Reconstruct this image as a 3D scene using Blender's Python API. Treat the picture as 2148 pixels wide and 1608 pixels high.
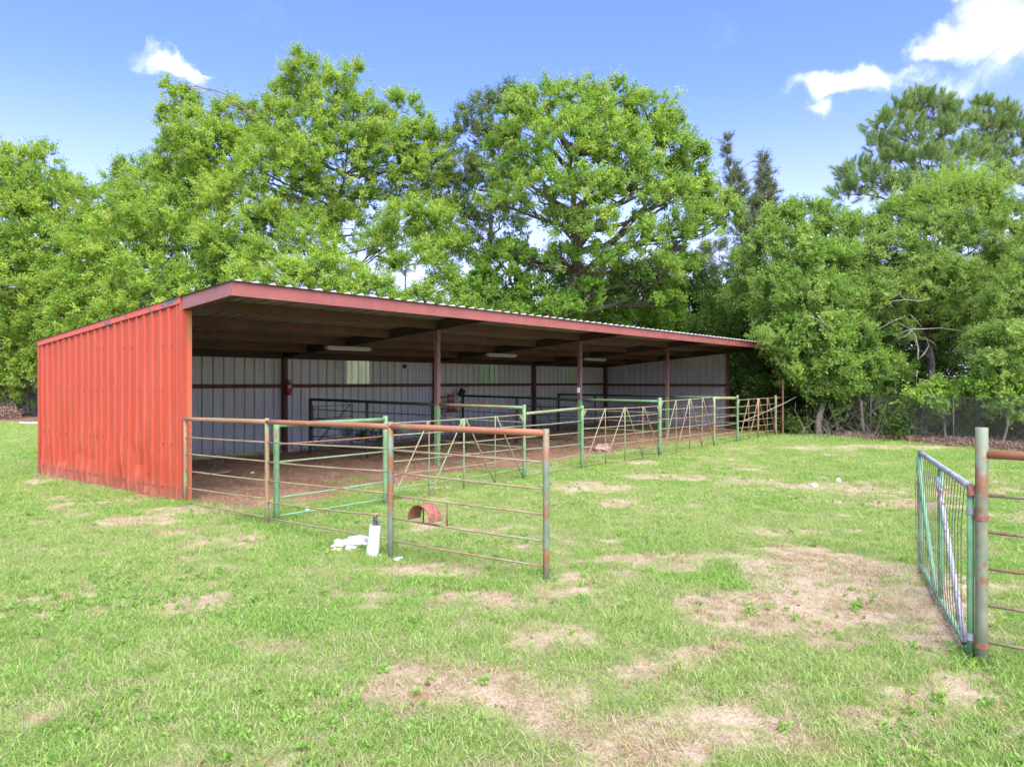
import bpy, math, random
import numpy as np
from mathutils import Vector, Matrix

for o in list(bpy.data.objects):
    bpy.data.objects.remove(o)
S = bpy.context.scene
COL = S.collection
R_ = math.radians
random.seed(7)
RNG = np.random.default_rng(11)

# ---------------------------------------------------------------- camera
# world x runs along the shed, y from its open front to its back wall
CAM = np.array([-6.3155, -11.8386, 2.0])
YAW = R_(38.05)
FPX, HY, CXP = 1556.0, 800.0, 1074.0
FWD = np.array([math.cos(YAW), math.sin(YAW)])
RGT = np.array([math.sin(YAW), -math.cos(YAW)])
cd = bpy.data.cameras.new('camera')
cam = bpy.data.objects.new('camera', cd)
COL.objects.link(cam)
cam.location = CAM
cam.rotation_euler = (R_(90), 0, YAW - R_(90))
cd.sensor_width = 36
cd.lens = 36 * FPX / 2148
cd.shift_y = (HY - 804) / 2148
cd.clip_end = 2000
S.camera = cam
S.render.resolution_x, S.render.resolution_y = 1024, 766


def at(px, py, d):
    """world point seen at photo pixel px, py at distance d"""
    x = (px - CXP) / FPX * d
    q = CAM[:2] + RGT * x + FWD * d
    return np.array([q[0], q[1], 2 - (py - HY) * d / FPX])


def gnd(px, py, z=0.0):
    d = FPX * (2 - z) / (py - HY)
    p = at(px, py, d)
    return p


# ---------------------------------------------------------------- light
SUN_EL, SUN_AZ = R_(53), R_(236)          # azimuth: world direction the sun stands in, from +x
sd = np.array([math.cos(SUN_EL) * math.cos(SUN_AZ), math.cos(SUN_EL) * math.sin(SUN_AZ), math.sin(SUN_EL)])
sl = bpy.data.lights.new('sun', 'SUN')
sl.energy = 2.45
sl.angle = R_(70)
sl.color = (1.0, 0.97, 0.92)
sun = bpy.data.objects.new('sun', sl)
COL.objects.link(sun)
sun.rotation_euler = Vector(sd).to_track_quat('Z', 'Y').to_euler()
sun.location = (0, 0, 30)
V = S.view_settings
V.view_transform = 'Standard'
V.look = 'None'
V.gamma = 1
V.exposure = 2.0
V.use_curve_mapping = False
S.cycles.use_denoising = True
S.cycles.max_bounces = 8
S.cycles.diffuse_bounces = 7
S.cycles.adaptive_threshold = 0.025
S.cycles.transparent_max_bounces = 8
S.cycles.sample_clamp_indirect = 4


class N:
    """small node-tree helper"""
    def __init__(s, tree):
        s.t = tree

    def __call__(s, typ, ins=None, **kw):
        n = s.t.nodes.new(typ)
        for k, v in kw.items():
            setattr(n, k, v)
        if ins:
            for k, v in ins.items():
                if hasattr(v, 'is_output') or isinstance(v, bpy.types.NodeSocket):
                    s.t.links.new(v, n.inputs[k])
                else:
                    n.inputs[k].default_value = v
        return n

    def math(s, op, a, b=0.0, c=None, clamp=False):
        i = {0: a, 1: b}
        if c is not None:
            i[2] = c
        n = s('ShaderNodeMath', i, operation=op)
        n.use_clamp = clamp
        return n.outputs[0]

    def vmath(s, op, a, b=None):
        i = {0: a}
        if b is not None:
            i[1] = b
        return s('ShaderNodeVectorMath', i, operation=op)

    def mix(s, fac, a, b, blend='MIX'):
        n = s.t.nodes.new('ShaderNodeMix')
        n.data_type = 'RGBA'
        n.blend_type = blend
        for k, v in ((0, fac), (6, a), (7, b)):
            if isinstance(v, bpy.types.NodeSocket):
                s.t.links.new(v, n.inputs[k])
            else:
                n.inputs[k].default_value = (*v, 1) if (k > 0 and len(v) == 3) else v
        return n.outputs[2]

    def ramp(s, fac, stops, interp='LINEAR'):
        n = s('ShaderNodeValToRGB', {0: fac})
        cr = n.color_ramp
        cr.interpolation = interp
        while len(cr.elements) < len(stops):
            cr.elements.new(0.5)
        for e, (p, c) in zip(cr.elements, stops):
            e.position = p
            e.color = (*c, 1) if len(c) == 3 else c
        return n.outputs[0]

    def step(s, v, lo, hi):
        n = s('ShaderNodeMapRange', {0: v, 1: lo, 2: hi, 3: 0.0, 4: 1.0}, interpolation_type='SMOOTHSTEP')
        return n.outputs[0]

    def noise(s, vec, scale, detail=4.0, rough=0.55, dist=0.0):
        n = s('ShaderNodeTexNoise', {'Vector': vec, 'Scale': scale, 'Detail': detail, 'Roughness': rough, 'Distortion': dist})
        return n.outputs[0]


# ---------------------------------------------------------------- sky with a few fair-weather clouds
W = bpy.data.worlds.new('World')
S.world = W
W.use_nodes = True
W.node_tree.nodes.clear()
n = N(W.node_tree)
sky = n('ShaderNodeTexSky', sky_type='NISHITA', sun_disc=False, sun_elevation=SUN_EL,
        sun_rotation=math.pi / 2 - SUN_AZ, altitude=100, air_density=1.0, dust_density=0.6, ozone_density=2.5)
tint = n.mix(1.0, sky.outputs[0], (0.62, 0.645, 1.03), 'MULTIPLY')
tc = n('ShaderNodeTexCoord').outputs['Generated']
dirv = n.vmath('NORMALIZE', tc).outputs[0]


def skydir(px, py):
    p = at(px, py, 10.0) - CAM
    return p / np.linalg.norm(p)


wn = n('ShaderNodeTexNoise', {'Vector': dirv, 'Scale': 9.0, 'Detail': 6.0, 'Roughness': 0.6})
warp = n.vmath('SCALE', n.vmath('SUBTRACT', wn.outputs['Color'], (0.5, 0.5, 0.5)).outputs[0])
warp.inputs['Scale'].default_value = 0.095
dw = n.vmath('ADD', dirv, warp.outputs[0]).outputs[0]
blobs = [(355, 140, .036, 3.0, 1.0), (410, 140, .018, 4.0, .7), (320, 133, .018, 3.5, .7), (370, 158, .02, 2.6, .6),
         (1750, 185, .032, 2.6, 1.0), (1820, 175, .026, 2.2, .9), (1730, 225, .018, 2.0, .7), (1690, 190, .03, 3.0, .5),
         (1900, 165, .03, 2.6, .8), (1950, 120, .028, 2.2, 1.0), (2000, 100, .036, 2.0, 1.0), (2060, 90, .04, 1.8, 1.0), (2120, 50, .05, 1.6, 1.0),
         (2140, 110, .04, 2.0, .8), (2000, 185, .035, 3.0, .45), (1925, 190, .04, 3.0, .4), (1650, 180, .012, 2.0, .5), (2090, 150, .04, 2.4, .4),
         (2230, 40, .08, 2.0, 1.0), (2330, 90, .07, 2.4, 1.0), (2200, -90, .09, 2.4, .8), (-420, 60, .08, 3.2, .9), (-700, 180, .08, 3.2, .9)]
acc = None
for px, py, r, zs, st in blobs:
    r *= 1.05
    c = skydir(px, py)
    d = n.vmath('SUBTRACT', dw, tuple(c)).outputs[0]
    d = n.vmath('MULTIPLY', d, (1 / r, 1 / r, zs / r)).outputs[0]
    ln = n.vmath('LENGTH', d).outputs['Value']
    v = n.math('MULTIPLY', n.math('SUBTRACT', 1.0, n.step(ln, 0.0, 1.55)), st)
    acc = v if acc is None else n.math('MAXIMUM', acc, v)
# the rest of the sky carries the same broken cloud
dz = n('ShaderNodeSeparateXYZ', {0: dirv}).outputs[2]
pl = n.vmath('SCALE', dirv)
n.t.links.new(n.math('DIVIDE', 1.0, n.math('ADD', n.math('ABSOLUTE', dz), 0.12)), pl.inputs['Scale'])
gl = n.step(n.noise(pl.outputs[0], 1.1, 7.0, 0.6), 0.60, 0.85)
gl = n.math('MULTIPLY', gl, n.step(dz, 0.44, 0.62))
puff = n.noise(dw, 17.0, 9.0, 0.66)
dens = n.math('ADD', acc, n.math('MULTIPLY', n.math('SUBTRACT', puff, 0.5), 1.25))
dens = n.math('MULTIPLY', n.step(dens, 0.06, 0.98), n.step(acc, 0.0, 0.40))
wisp = n.math('MULTIPLY', n.step(n.noise(dw, 7.0, 6.0, 0.6), 0.62, 0.95), 0.22)
cl = n.math('MAXIMUM', n.math('MAXIMUM', dens, gl), wisp, clamp=True)
cl = n.math('MULTIPLY', cl, 0.84)
# pale air low over the horizon
hz = n.math('SUBTRACT', 1.0, n.step(dz, 0.0, 0.38))
base = n.mix(n.math('MULTIPLY', hz, 0.66), tint, (4.3, 4.15, 4.9))
colr = n.mix(cl, base, (4.2, 4.35, 4.7))
bg = n('ShaderNodeBackground', {'Color': colr, 'Strength': 0.092})
out = n('ShaderNodeOutputWorld', {0: bg.outputs[0]})

# ---------------------------------------------------------------- materials
MATS = {}


def newmat(name):
    m = bpy.data.materials.new(name)
    m.use_nodes = True
    m.node_tree.nodes.clear()
    MATS[name] = m
    return m, N(m.node_tree)


def finish(n, color, rough=0.6, metal=0.0, bump=None, bstr=0.3, bdist=0.02, spec=0.4):
    b = n('ShaderNodeBsdfPrincipled', {'Roughness': rough, 'Metallic': metal, 'Specular IOR Level': spec})
    if isinstance(color, bpy.types.NodeSocket):
        n.t.links.new(color, b.inputs['Base Color'])
    else:
        b.inputs['Base Color'].default_value = (*color, 1)
    if bump is not None:
        bn = n('ShaderNodeBump', {'Height': bump, 'Strength': bstr, 'Distance': bdist})
        n.t.links.new(bn.outputs[0], b.inputs['Normal'])
    n('ShaderNodeOutputMaterial', {0: b.outputs[0]})
    return b


def pos(n, sx=1, sy=1, sz=1):
    g = n('ShaderNodeNewGeometry').outputs['Position']
    if (sx, sy, sz) == (1, 1, 1):
        return g
    return n.vmath('MULTIPLY', g, (sx, sy, sz)).outputs[0]


def simple(name, c1, c2, scale=6.0, rough=0.6, metal=0.0, bstr=0.15, detail=5.0, lo=0.35, hi=0.65):
    m, n = newmat(name)
    v = n.noise(pos(n), scale, detail, 0.6)
    finish(n, n.mix(n.step(v, lo, hi), c1, c2), rough, metal, n.noise(pos(n), scale * 9, 3), bstr, 0.004)
    return m


def pipe_mat(name, paint, rust, amt, rust2=None):
    """painted pipe with rust showing through in patches"""
    paint, rust = [tuple(c * 0.86 for c in q_) for q_ in (paint, rust)]
    rust2 = tuple(c * 0.86 for c in rust2) if rust2 else None
    m, n = newmat(name)
    p = pos(n)
    a = n.noise(p, 3.1, 6, 0.62)
    b = n.noise(p, 21.0, 5, 0.65)
    v = n.math('ADD', n.math('MULTIPLY', a, 0.75), n.math('MULTIPLY', b, 0.35))
    th = 0.55 + (0.5 - amt) * 0.34
    mk = n.step(v, th - 0.035, th + 0.035)
    pc = n.mix(n.step(n.noise(p, 9, 4), 0.35, 0.7), paint, tuple(c * 0.72 + 0.012 for c in paint))
    rc = n.mix(n.step(n.noise(p, 37, 4), 0.3, 0.7), rust, rust2 or tuple(c * 0.55 for c in rust))
    finish(n, n.mix(mk, pc, rc), 0.62, 0.0, b, 0.25, 0.003)
    return m


GREEN = (0.17, 0.31, 0.135)
PALEG = (0.26, 0.34, 0.15)
RUST = (0.30, 0.115, 0.055)
ORNG = (0.33, 0.15, 0.065)
TAN = (0.36, 0.25, 0.14)
pipe_mat('pipe_rust', PALEG, (0.36, 0.13, 0.075), 0.83, ORNG)
pipe_mat('pipe_orange', PALEG, ORNG, 0.72, TAN)
pipe_mat('pipe_green', GREEN, ORNG, 0.10)
pipe_mat('pipe_pale', PALEG, TAN, 0.42, ORNG)
pipe_mat('pipe_post', (0.20, 0.25, 0.16), (0.25, 0.11, 0.055), 0.36, ORNG)
pipe_mat('rod_tan', (0.33, 0.29, 0.16), RUST, 0.42, TAN)
pipe_mat('rod_green', (0.27, 0.34, 0.17), TAN, 0.35, RUST)
pipe_mat('pipe_dark', (0.035, 0.055, 0.035), (0.07, 0.05, 0.035), 0.35)
pipe_mat('mesh_green', (0.21, 0.43, 0.21), RUST, 0.10)
pipe_mat('mesh_pale', (0.22, 0.46, 0.25), (0.36, 0.46, 0.36), 0.22)
pipe_mat('mesh_white', (0.50, 0.50, 0.51), (0.22, 0.12, 0.09), 0.42)
pipe_mat('silver_pipe', (0.42, 0.44, 0.45), (0.25, 0.25, 0.25), 0.3)
pipe_mat('gatepost_paint', (0.23, 0.26, 0.16), (0.22, 0.115, 0.065), 0.38, (0.30, 0.15, 0.075))
pipe_mat('rust_plate', (0.34, 0.14, 0.09), (0.20, 0.075, 0.045), 0.5, (0.38, 0.15, 0.10))
simple('hinge_rust', (0.20, 0.07, 0.05), (0.30, 0.13, 0.08), 20)
simple('wire_rust', (0.10, 0.085, 0.05), (0.16, 0.15, 0.11), 12)
simple('wire_bright', (0.30, 0.31, 0.28), (0.2, 0.2, 0.18), 12)
simple('chain_steel', (0.16, 0.11, 0.07), (0.26, 0.19, 0.12), 60)
simple('galv', (0.085, 0.08, 0.07), (0.13, 0.12, 0.105), 3, 0.7, 0.0)
simple('pvc_white', (0.736, 0.736, 0.727), (0.662, 0.653, 0.626), 8, 0.35)
simple('bag_white', (0.736, 0.736, 0.736), (0.644, 0.644, 0.635), 14, 0.5)
simple('paper_cream', (0.66, 0.60, 0.36), (0.70, 0.68, 0.58), 24, 0.8)
simple('iron_dark', (0.06, 0.07, 0.07), (0.16, 0.17, 0.17), 40, 0.45, 0.4)
simple('copper_handle', (0.55, 0.25, 0.14), (0.38, 0.15, 0.09), 40, 0.5)
simple('pink_stone', (0.52, 0.36, 0.30), (0.36, 0.24, 0.19), 9, 0.9, 0, 0.5)
simple('black_rubber', (0.022, 0.022, 0.024), (0.04, 0.035, 0.035), 12, 0.6)
simple('extinguisher_red', (0.42, 0.025, 0.02), (0.30, 0.02, 0.018), 10, 0.35)
simple('white_label', (0.6, 0.55, 0.5), (0.45, 0.38, 0.32), 50, 0.6)
simple('lamp_white', (0.62, 0.60, 0.52), (0.50, 0.48, 0.40), 4, 0.5)
simple('tube_glass', (0.70, 0.70, 0.66), (0.60, 0.60, 0.55), 4, 0.2)
simple('plank_grey', (0.18, 0.14, 0.11), (0.28, 0.23, 0.19), 9, 0.85)
simple('fascia_paint', (0.340, 0.106, 0.081), (0.281, 0.089, 0.072), 2.2, 0.5)
simple('rake_paint', (0.289, 0.123, 0.111), (0.230, 0.098, 0.089), 2.2, 0.5)
simple('purlin_brown', (0.125, 0.068, 0.042), (0.085, 0.048, 0.032), 1.6, 0.75)
simple('rafter_dark', (0.06, 0.038, 0.032), (0.042, 0.028, 0.025), 1.6, 0.75)
simple('post_brown', (0.20, 0.105, 0.095), (0.16, 0.08, 0.07), 3, 0.6)
simple('backpost', (0.085, 0.04, 0.028), (0.13, 0.06, 0.035), 5, 0.75)
simple('endpost', (0.19, 0.06, 0.04), (0.14, 0.045, 0.032), 5, 0.7)
simple('bark_grey', (0.20, 0.17, 0.14), (0.12, 0.095, 0.075), 7, 0.9, 0, 0.6)
simple('bark_dark', (0.085, 0.065, 0.05), (0.14, 0.11, 0.085), 7, 0.9, 0, 0.6)
simple('bark_pine', (0.17, 0.10, 0.07), (0.10, 0.065, 0.05), 7, 0.9, 0, 0.6)
simple('deadwood', (0.36, 0.32, 0.27), (0.25, 0.215, 0.18), 9, 0.9)


def painted_sheet(name, c, dirt, streak=0.25, spots=0.3, chalk=None, mud=0.4):
    m, n = newmat(name)
    p = pos(n)
    fine = n.noise(pos(n, 14, 14, 1.2), 1.0, 6, 0.6)
    big = n.noise(p, 0.8, 4, 0.55)
    v = n.math('ADD', n.math('MULTIPLY', fine, 0.6), n.math('MULTIPLY', big, 0.5))
    col = n.mix(n.math('MULTIPLY', n.step(v, 0.45, 0.8), streak), c, dirt)
    if chalk:
        col = n.mix(n.math('MULTIPLY', n.step(n.noise(pos(n, 3, 3, 0.7), 1.0, 5, 0.6), 0.42, 0.75), 0.75), col, chalk)
    z = n('ShaderNodeSeparateXYZ', {0: p}).outputs[2]
    low = n.math('SUBTRACT', 1.0, n.step(n.math('ADD', z, n.math('MULTIPLY', n.math('SUBTRACT', fine, 0.5), 0.5)), 0.02, 0.42))
    col = n.mix(n.math('MULTIPLY', low, mud), col, (0.24, 0.13, 0.085))
    sp = n.step(n.noise(p, 16.0, 2, 0.5), 0.70, 0.76)
    zz = n.math('SUBTRACT', 1.0, n.step(z, 0.3, 1.1))
    col = n.mix(n.math('MULTIPLY', n.math('MULTIPLY', sp, zz), spots), col, (0.05, 0.04, 0.03))
    finish(n, col, 0.5, 0.0, n.noise(p, 2.5, 3), 0.10, 0.02)
    return m


painted_sheet('red_sheet', (0.435, 0.066, 0.028), (0.345, 0.050, 0.024), 0.4, 0.12, (0.46, 0.092, 0.046), 0.6)
painted_sheet('white_sheet', (0.570, 0.570, 0.524), (0.423, 0.405, 0.322), 0.8, 0.8)
painted_sheet('grey_sheet', (0.50, 0.50, 0.51), (0.34, 0.33, 0.31), 0.8, 0.4)
painted_sheet('bright_sheet', (0.58, 0.60, 0.62), (0.44, 0.45, 0.46), 0.6, 0.4)
m, n = newmat('rake_trim_red')
p = pos(n)
pe = n.step(n.noise(pos(n, 1, 1, 1), 1.7, 5, 0.65), 0.56, 0.60)
finish(n, n.mix(pe, (0.56, 0.10, 0.065), (0.13, 0.12, 0.13)), 0.5)
m, n = newmat('corner_orange')
finish(n, n.mix(n.step(n.noise(pos(n, 1, 1, 0.6), 5, 6, 0.65), 0.42, 0.62), (0.56, 0.12, 0.05), (0.34, 0.15, 0.05)), 0.6)
m, n = newmat('roof_metal')
v = n.noise(pos(n, 6, 0.6, 1), 1.0, 5, 0.6)
finish(n, n.mix(n.step(v, 0.35, 0.7), (0.66, 0.65, 0.63), (0.44, 0.40, 0.35)), 0.4, 0.15)
m, n = newmat('roof_under_shaded')  # same roof metal, with the ceiling shade darkened into its underside colour
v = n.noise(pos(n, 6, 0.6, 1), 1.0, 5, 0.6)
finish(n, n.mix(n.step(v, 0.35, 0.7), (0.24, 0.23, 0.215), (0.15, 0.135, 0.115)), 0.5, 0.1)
m, n = newmat('post_paint')          # shed posts: brown primer above, fence green brushed on below
p = pos(n)
z = n('ShaderNodeSeparateXYZ', {0: p}).outputs[2]
mk = n.step(n.math('ADD', z, n.math('MULTIPLY', n.math('SUBTRACT', n.noise(p, 9, 4), 0.5), 0.12)), 1.44, 1.47)
finish(n, n.mix(mk, n.mix(n.step(n.noise(p, 6, 5), 0.5, 0.68), (0.14, 0.26, 0.11), (0.26, 0.25, 0.14)), (0.17, 0.085, 0.078)), 0.6)
for nm, c in (('skylight_cream', (0.97, 0.94, 0.74)), ('skylight_tree_tint', (0.58, 0.62, 0.46))):  # green one: dim light from the trees behind put into the colour
    m, n = newmat(nm)
    p = pos(n, 10, 10, 0.8)
    cc = n.mix(n.step(n.noise(p, 1.0, 4), 0.4, 0.75), c, tuple(x * 0.75 for x in c))
    a = n('ShaderNodeBsdfDiffuse', {0: cc})
    b = n('ShaderNodeBsdfTranslucent', {0: cc})
    mx = n('ShaderNodeMixShader', {0: 0.88, 1: a.outputs[0], 2: b.outputs[0]})
    n('ShaderNodeOutputMaterial', {0: mx.outputs[0]})


def leaf_mat(name, cols, trans=0.4, tcol=None, rough=0.5):
    m, n = newmat(name)
    rnd = n('ShaderNodeObjectInfo').outputs['Random']
    isl = n('ShaderNodeNewGeometry').outputs['Random Per Island']
    v = n.math('ADD', n.math('MULTIPLY', rnd, 0.6), n.math('MULTIPLY', isl, 0.4))
    k = len(cols) - 1
    col = n.ramp(v, [(0.12 + 0.76 * i / k, c) for i, c in enumerate(cols)])
    a = n('ShaderNodeBsdfDiffuse', {'Color': col})
    tcl = n.mix(1.0, col, tcol or (1.15, 1.1, 0.5), 'MULTIPLY')
    b = n('ShaderNodeBsdfTranslucent', {0: tcl})
    mx = n('ShaderNodeMixShader', {0: trans, 1: a.outputs[0], 2: b.outputs[0]})
    n('ShaderNodeOutputMaterial', {0: mx.outputs[0]})
    return m


leaf_mat('leaf_bright', [(0.215, 0.345, 0.055), (0.34, 0.48, 0.08), (0.47, 0.58, 0.13)], 0.45)
leaf_mat('leaf_mid', [(0.15, 0.28, 0.055), (0.25, 0.41, 0.08), (0.39, 0.53, 0.13)], 0.45)
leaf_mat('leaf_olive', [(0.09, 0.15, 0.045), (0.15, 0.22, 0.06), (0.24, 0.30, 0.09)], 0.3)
leaf_mat('leaf_shrub', [(0.14, 0.25, 0.065), (0.24, 0.37, 0.09), (0.43, 0.54, 0.15)], 0.42)
leaf_mat('leaf_tip', [(0.29, 0.43, 0.09), (0.38, 0.52, 0.13)], 0.45)
leaf_mat('leaf_vine', [(0.13, 0.27, 0.04), (0.22, 0.38, 0.06), (0.34, 0.49, 0.10)], 0.45)
leaf_mat('leaf_cedar', [(0.13, 0.17, 0.06), (0.21, 0.245, 0.10)], 0.25)
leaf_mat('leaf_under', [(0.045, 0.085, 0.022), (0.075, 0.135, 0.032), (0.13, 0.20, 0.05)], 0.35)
leaf_mat('needle', [(0.17, 0.27, 0.09), (0.25, 0.37, 0.13), (0.35, 0.46, 0.18)], 0.25)
leaf_mat('grass_blade', [(0.205, 0.335, 0.075), (0.31, 0.44, 0.115), (0.49, 0.52, 0.23)], 0.35, (1.1, 1.1, 0.7))
leaf_mat('grass_lush', [(0.185, 0.33, 0.065), (0.25, 0.41, 0.09), (0.35, 0.48, 0.13)], 0.35, (1.1, 1.1, 0.7))
leaf_mat('grass_dry', [(0.36, 0.26, 0.145), (0.46, 0.36, 0.22), (0.43, 0.39, 0.22)], 0.2, (1.0, 1.0, 0.9))
leaf_mat('dry_orange', [(0.34, 0.20, 0.09), (0.42, 0.27, 0.13), (0.38, 0.31, 0.16)], 0.2, (1.0, 1.0, 0.9))
leaf_mat('clod_brown', [(0.14, 0.095, 0.065), (0.20, 0.14, 0.10), (0.27, 0.19, 0.13)], 0.05, (1.0, 1.0, 0.9))
leaf_mat('straw_brown', [(0.24, 0.135, 0.08), (0.37, 0.22, 0.13), (0.50, 0.33, 0.20)], 0.1, (1.0, 1.0, 0.9))
leaf_mat('leaf_litter', [(0.22, 0.14, 0.10), (0.31, 0.21, 0.145), (0.18, 0.12, 0.09)], 0.1, (1.0, 1.0, 0.9))


# ---------------------------------------------------------------- mesh helpers
class MB:
    def __init__(s):
        s.v, s.f, s.mi, s.m = [], [], [], 0

    def quad(s, pts):
        b = len(s.v)
        s.v += [tuple(map(float, p)) for p in pts]
        s.f.append(tuple(range(b, b + len(pts))))
        s.mi.append(s.m)

    def box(s, x0, x1, y0, y1, z0, z1, zslope=None):
        """axis-aligned box; zslope(y) is added to z"""
        b = len(s.v)
        for z in (z0, z1):
            for x, y in ((x0, y0), (x1, y0), (x1, y1), (x0, y1)):
                s.v.append((x, y, z + (zslope(y) if zslope else 0)))
        for f in ((0, 3, 2, 1), (4, 5, 6, 7), (0, 1, 5, 4), (1, 2, 6, 5), (2, 3, 7, 6), (3, 0, 4, 7)):
            s.f.append(tuple(b + i for i in f))
            s.mi.append(s.m)

    def tube(s, pts, rad, k=8, cap=True):
        pts = [Vector(p) for p in pts]
        if not hasattr(rad, '__len__'):
            rad = [rad] * len(pts)
        rings = []
        up = None
        for i, p in enumerate(pts):
            a = pts[max(i - 1, 0)]
            c = pts[min(i + 1, len(pts) - 1)]
            d = (c - a)
            d = d.normalized() if d.length > 1e-9 else Vector((0, 0, 1))
            if up is None:
                up = Vector((0, 0, 1)) if abs(d.z) < 0.9 else Vector((1, 0, 0))
            u = d.cross(up)
            u = u.normalized() if u.length > 1e-6 else d.orthogonal().normalized()
            w = u.cross(d).normalized()
            up = w
            b = len(s.v)
            for j in range(k):
                an = 2 * math.pi * j / k
                q = p + (u * math.cos(an) + w * math.sin(an)) * rad[i]
                s.v.append(tuple(q))
            rings.append(b)
        for a, b in zip(rings[:-1], rings[1:]):
            for j in range(k):
                s.f.append((a + j, a + (j + 1) % k, b + (j + 1) % k, b + j))
                s.mi.append(s.m)
        if cap:
            s.f.append(tuple(rings[0] + j for j in reversed(range(k))))
            s.f.append(tuple(rings[-1] + j for j in range(k)))
            s.mi += [s.m, s.m]

    def build(s, name, mats, parent=None, smooth=False, mesh_only=False):
        me = bpy.data.meshes.new(name)
        me.from_pydata(s.v, [], s.f)
        for mm in ([mats] if isinstance(mats, str) else mats):
            me.materials.append(MATS[mm])
        if s.m or any(s.mi):
            me.polygons.foreach_set('material_index', s.mi)
        if smooth:
            me.polygons.foreach_set('use_smooth', [True] * len(me.polygons))
        me.update()
        if mesh_only:
            return me
        return link(name, me, parent)


def link(name, me, parent=None, loc=None):
    o = bpy.data.objects.new(name, me)
    COL.objects.link(o)
    if parent is not None:
        o.parent = parent
        o.matrix_parent_inverse = parent.matrix_world.inverted() if False else Matrix.Translation(-Vector(parent.location))
    if loc is not None:
        o.location = loc
    return o


def tag(o, label=None, cat=None, group=None, kind=None):
    if label:
        o['label'] = label
    if cat:
        o['category'] = cat
    if group:
        o['group'] = group
    if kind:
        o['kind'] = kind
    return o


def empty(name, loc, label=None, cat=None, group=None):
    o = bpy.data.objects.new(name, None)
    o.empty_display_size = 0.2
    COL.objects.link(o)
    o.location = loc
    return tag(o, label, cat, group)


def smooth_auto(o):
    for p in o.data.polygons:
        p.use_smooth = len(p.vertices) == 4
    return o


def pipe(name, a, b, r, mat, parent, k=10, sag=0.0):
    """one length of pipe or rod; a little out of true like the real ones"""
    a, b = np.array(a, float), np.array(b, float)
    L = np.linalg.norm(b - a)
    ns = max(2, int(L / 0.5) + 1)
    pts = []
    for i in range(ns + 1):
        t = i / ns
        p = a + (b - a) * t
        e = math.sin(math.pi * t)
        p = p + np.array([0, 0, -sag * e])
        pts.append(p)
    m = MB()
    m.tube(pts, r, k)
    return smooth_auto(m.build(name, mat, parent))


def vnoise(x, y, seed=0):
    """value noise on numpy arrays"""
    x = np.asarray(x, float)
    y = np.asarray(y, float)
    xi, yi = np.floor(x).astype(np.int64), np.floor(y).astype(np.int64)
    fx, fy = x - xi, y - yi
    fx, fy = fx * fx * (3 - 2 * fx), fy * fy * (3 - 2 * fy)

    def h(i, j):
        k = (i * 374761393 + j * 668265263 + seed * 974711) & 0x7fffffff
        k = ((k ^ (k >> 13)) * 1274126177) & 0x7fffffff
        k = (k ^ (k >> 16)) & 0xffff
        return k / 65535.0
    a, b, c, d = h(xi, yi), h(xi + 1, yi), h(xi, yi + 1), h(xi + 1, yi + 1)
    return (a * (1 - fx) + b * fx) * (1 - fy) + (c * (1 - fx) + d * fx) * fy


def fbm(x, y, seed=0, o=4, g=0.5):
    s = 0
    a = 1.0
    t = 0
    for i in range(o):
        s = s + a * vnoise(x * 2 ** i, y * 2 ** i, seed + i * 17)
        t += a
        a *= g
    return s / t


def sst(v, lo, hi):
    t = np.clip((v - lo) / (hi - lo), 0, 1)
    return t * t * (3 - 2 * t)


# ---------------------------------------------------------------- ground
# worn spots: photo pixel of the centre, half sizes in pixels, strength -> ellipses on the ground
WORN = [(1770, 1220, 230, 75, 1.2), (1620, 1290, 170, 50, .95), (1870, 1290, 120, 60, .8), (980, 1435, 150, 38, 1.1), (1120, 1470, 120, 30, .8),
        (1420, 1555, 180, 50, .7), (1700, 1540, 160, 50, .55), (1480, 1372, 80, 24, .8), (1180, 1335, 130, 30, .6), (930, 1190, 110, 20, .6),
        (1150, 1240, 45, 14, .9), (400, 1265, 60, 22, .7), (330, 1082, 90, 16, .9), (480, 1062, 80, 10, .7), (90, 1008, 60, 6, .8), (80, 1098, 50, 9, .9),
        (200, 1052, 130, 7, .5), (1290, 1056, 50, 12, .9), (1230, 1020, 120, 12, .6), (1420, 1000, 120, 8, .6), (1560, 1010, 140, 9, .5), (1740, 1022, 120, 8, .7),
        (1930, 1060, 100, 12, .4), (1980, 1420, 120, 40, .7), (520, 1130, 60, 14, .5), (1450, 1180, 90, 16, .4), (1650, 1120, 120, 14, .45), (1380, 1640, 240, 60, .7),
        (1050, 1250, 130, 20, .45), (640, 1340, 90, 26, .45), (420, 1570, 60, 20, .5), (1900, 1500, 100, 40, .5), (1330, 970, 90, 7, .8), (1800, 938, 260, 5, .6)]


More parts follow.
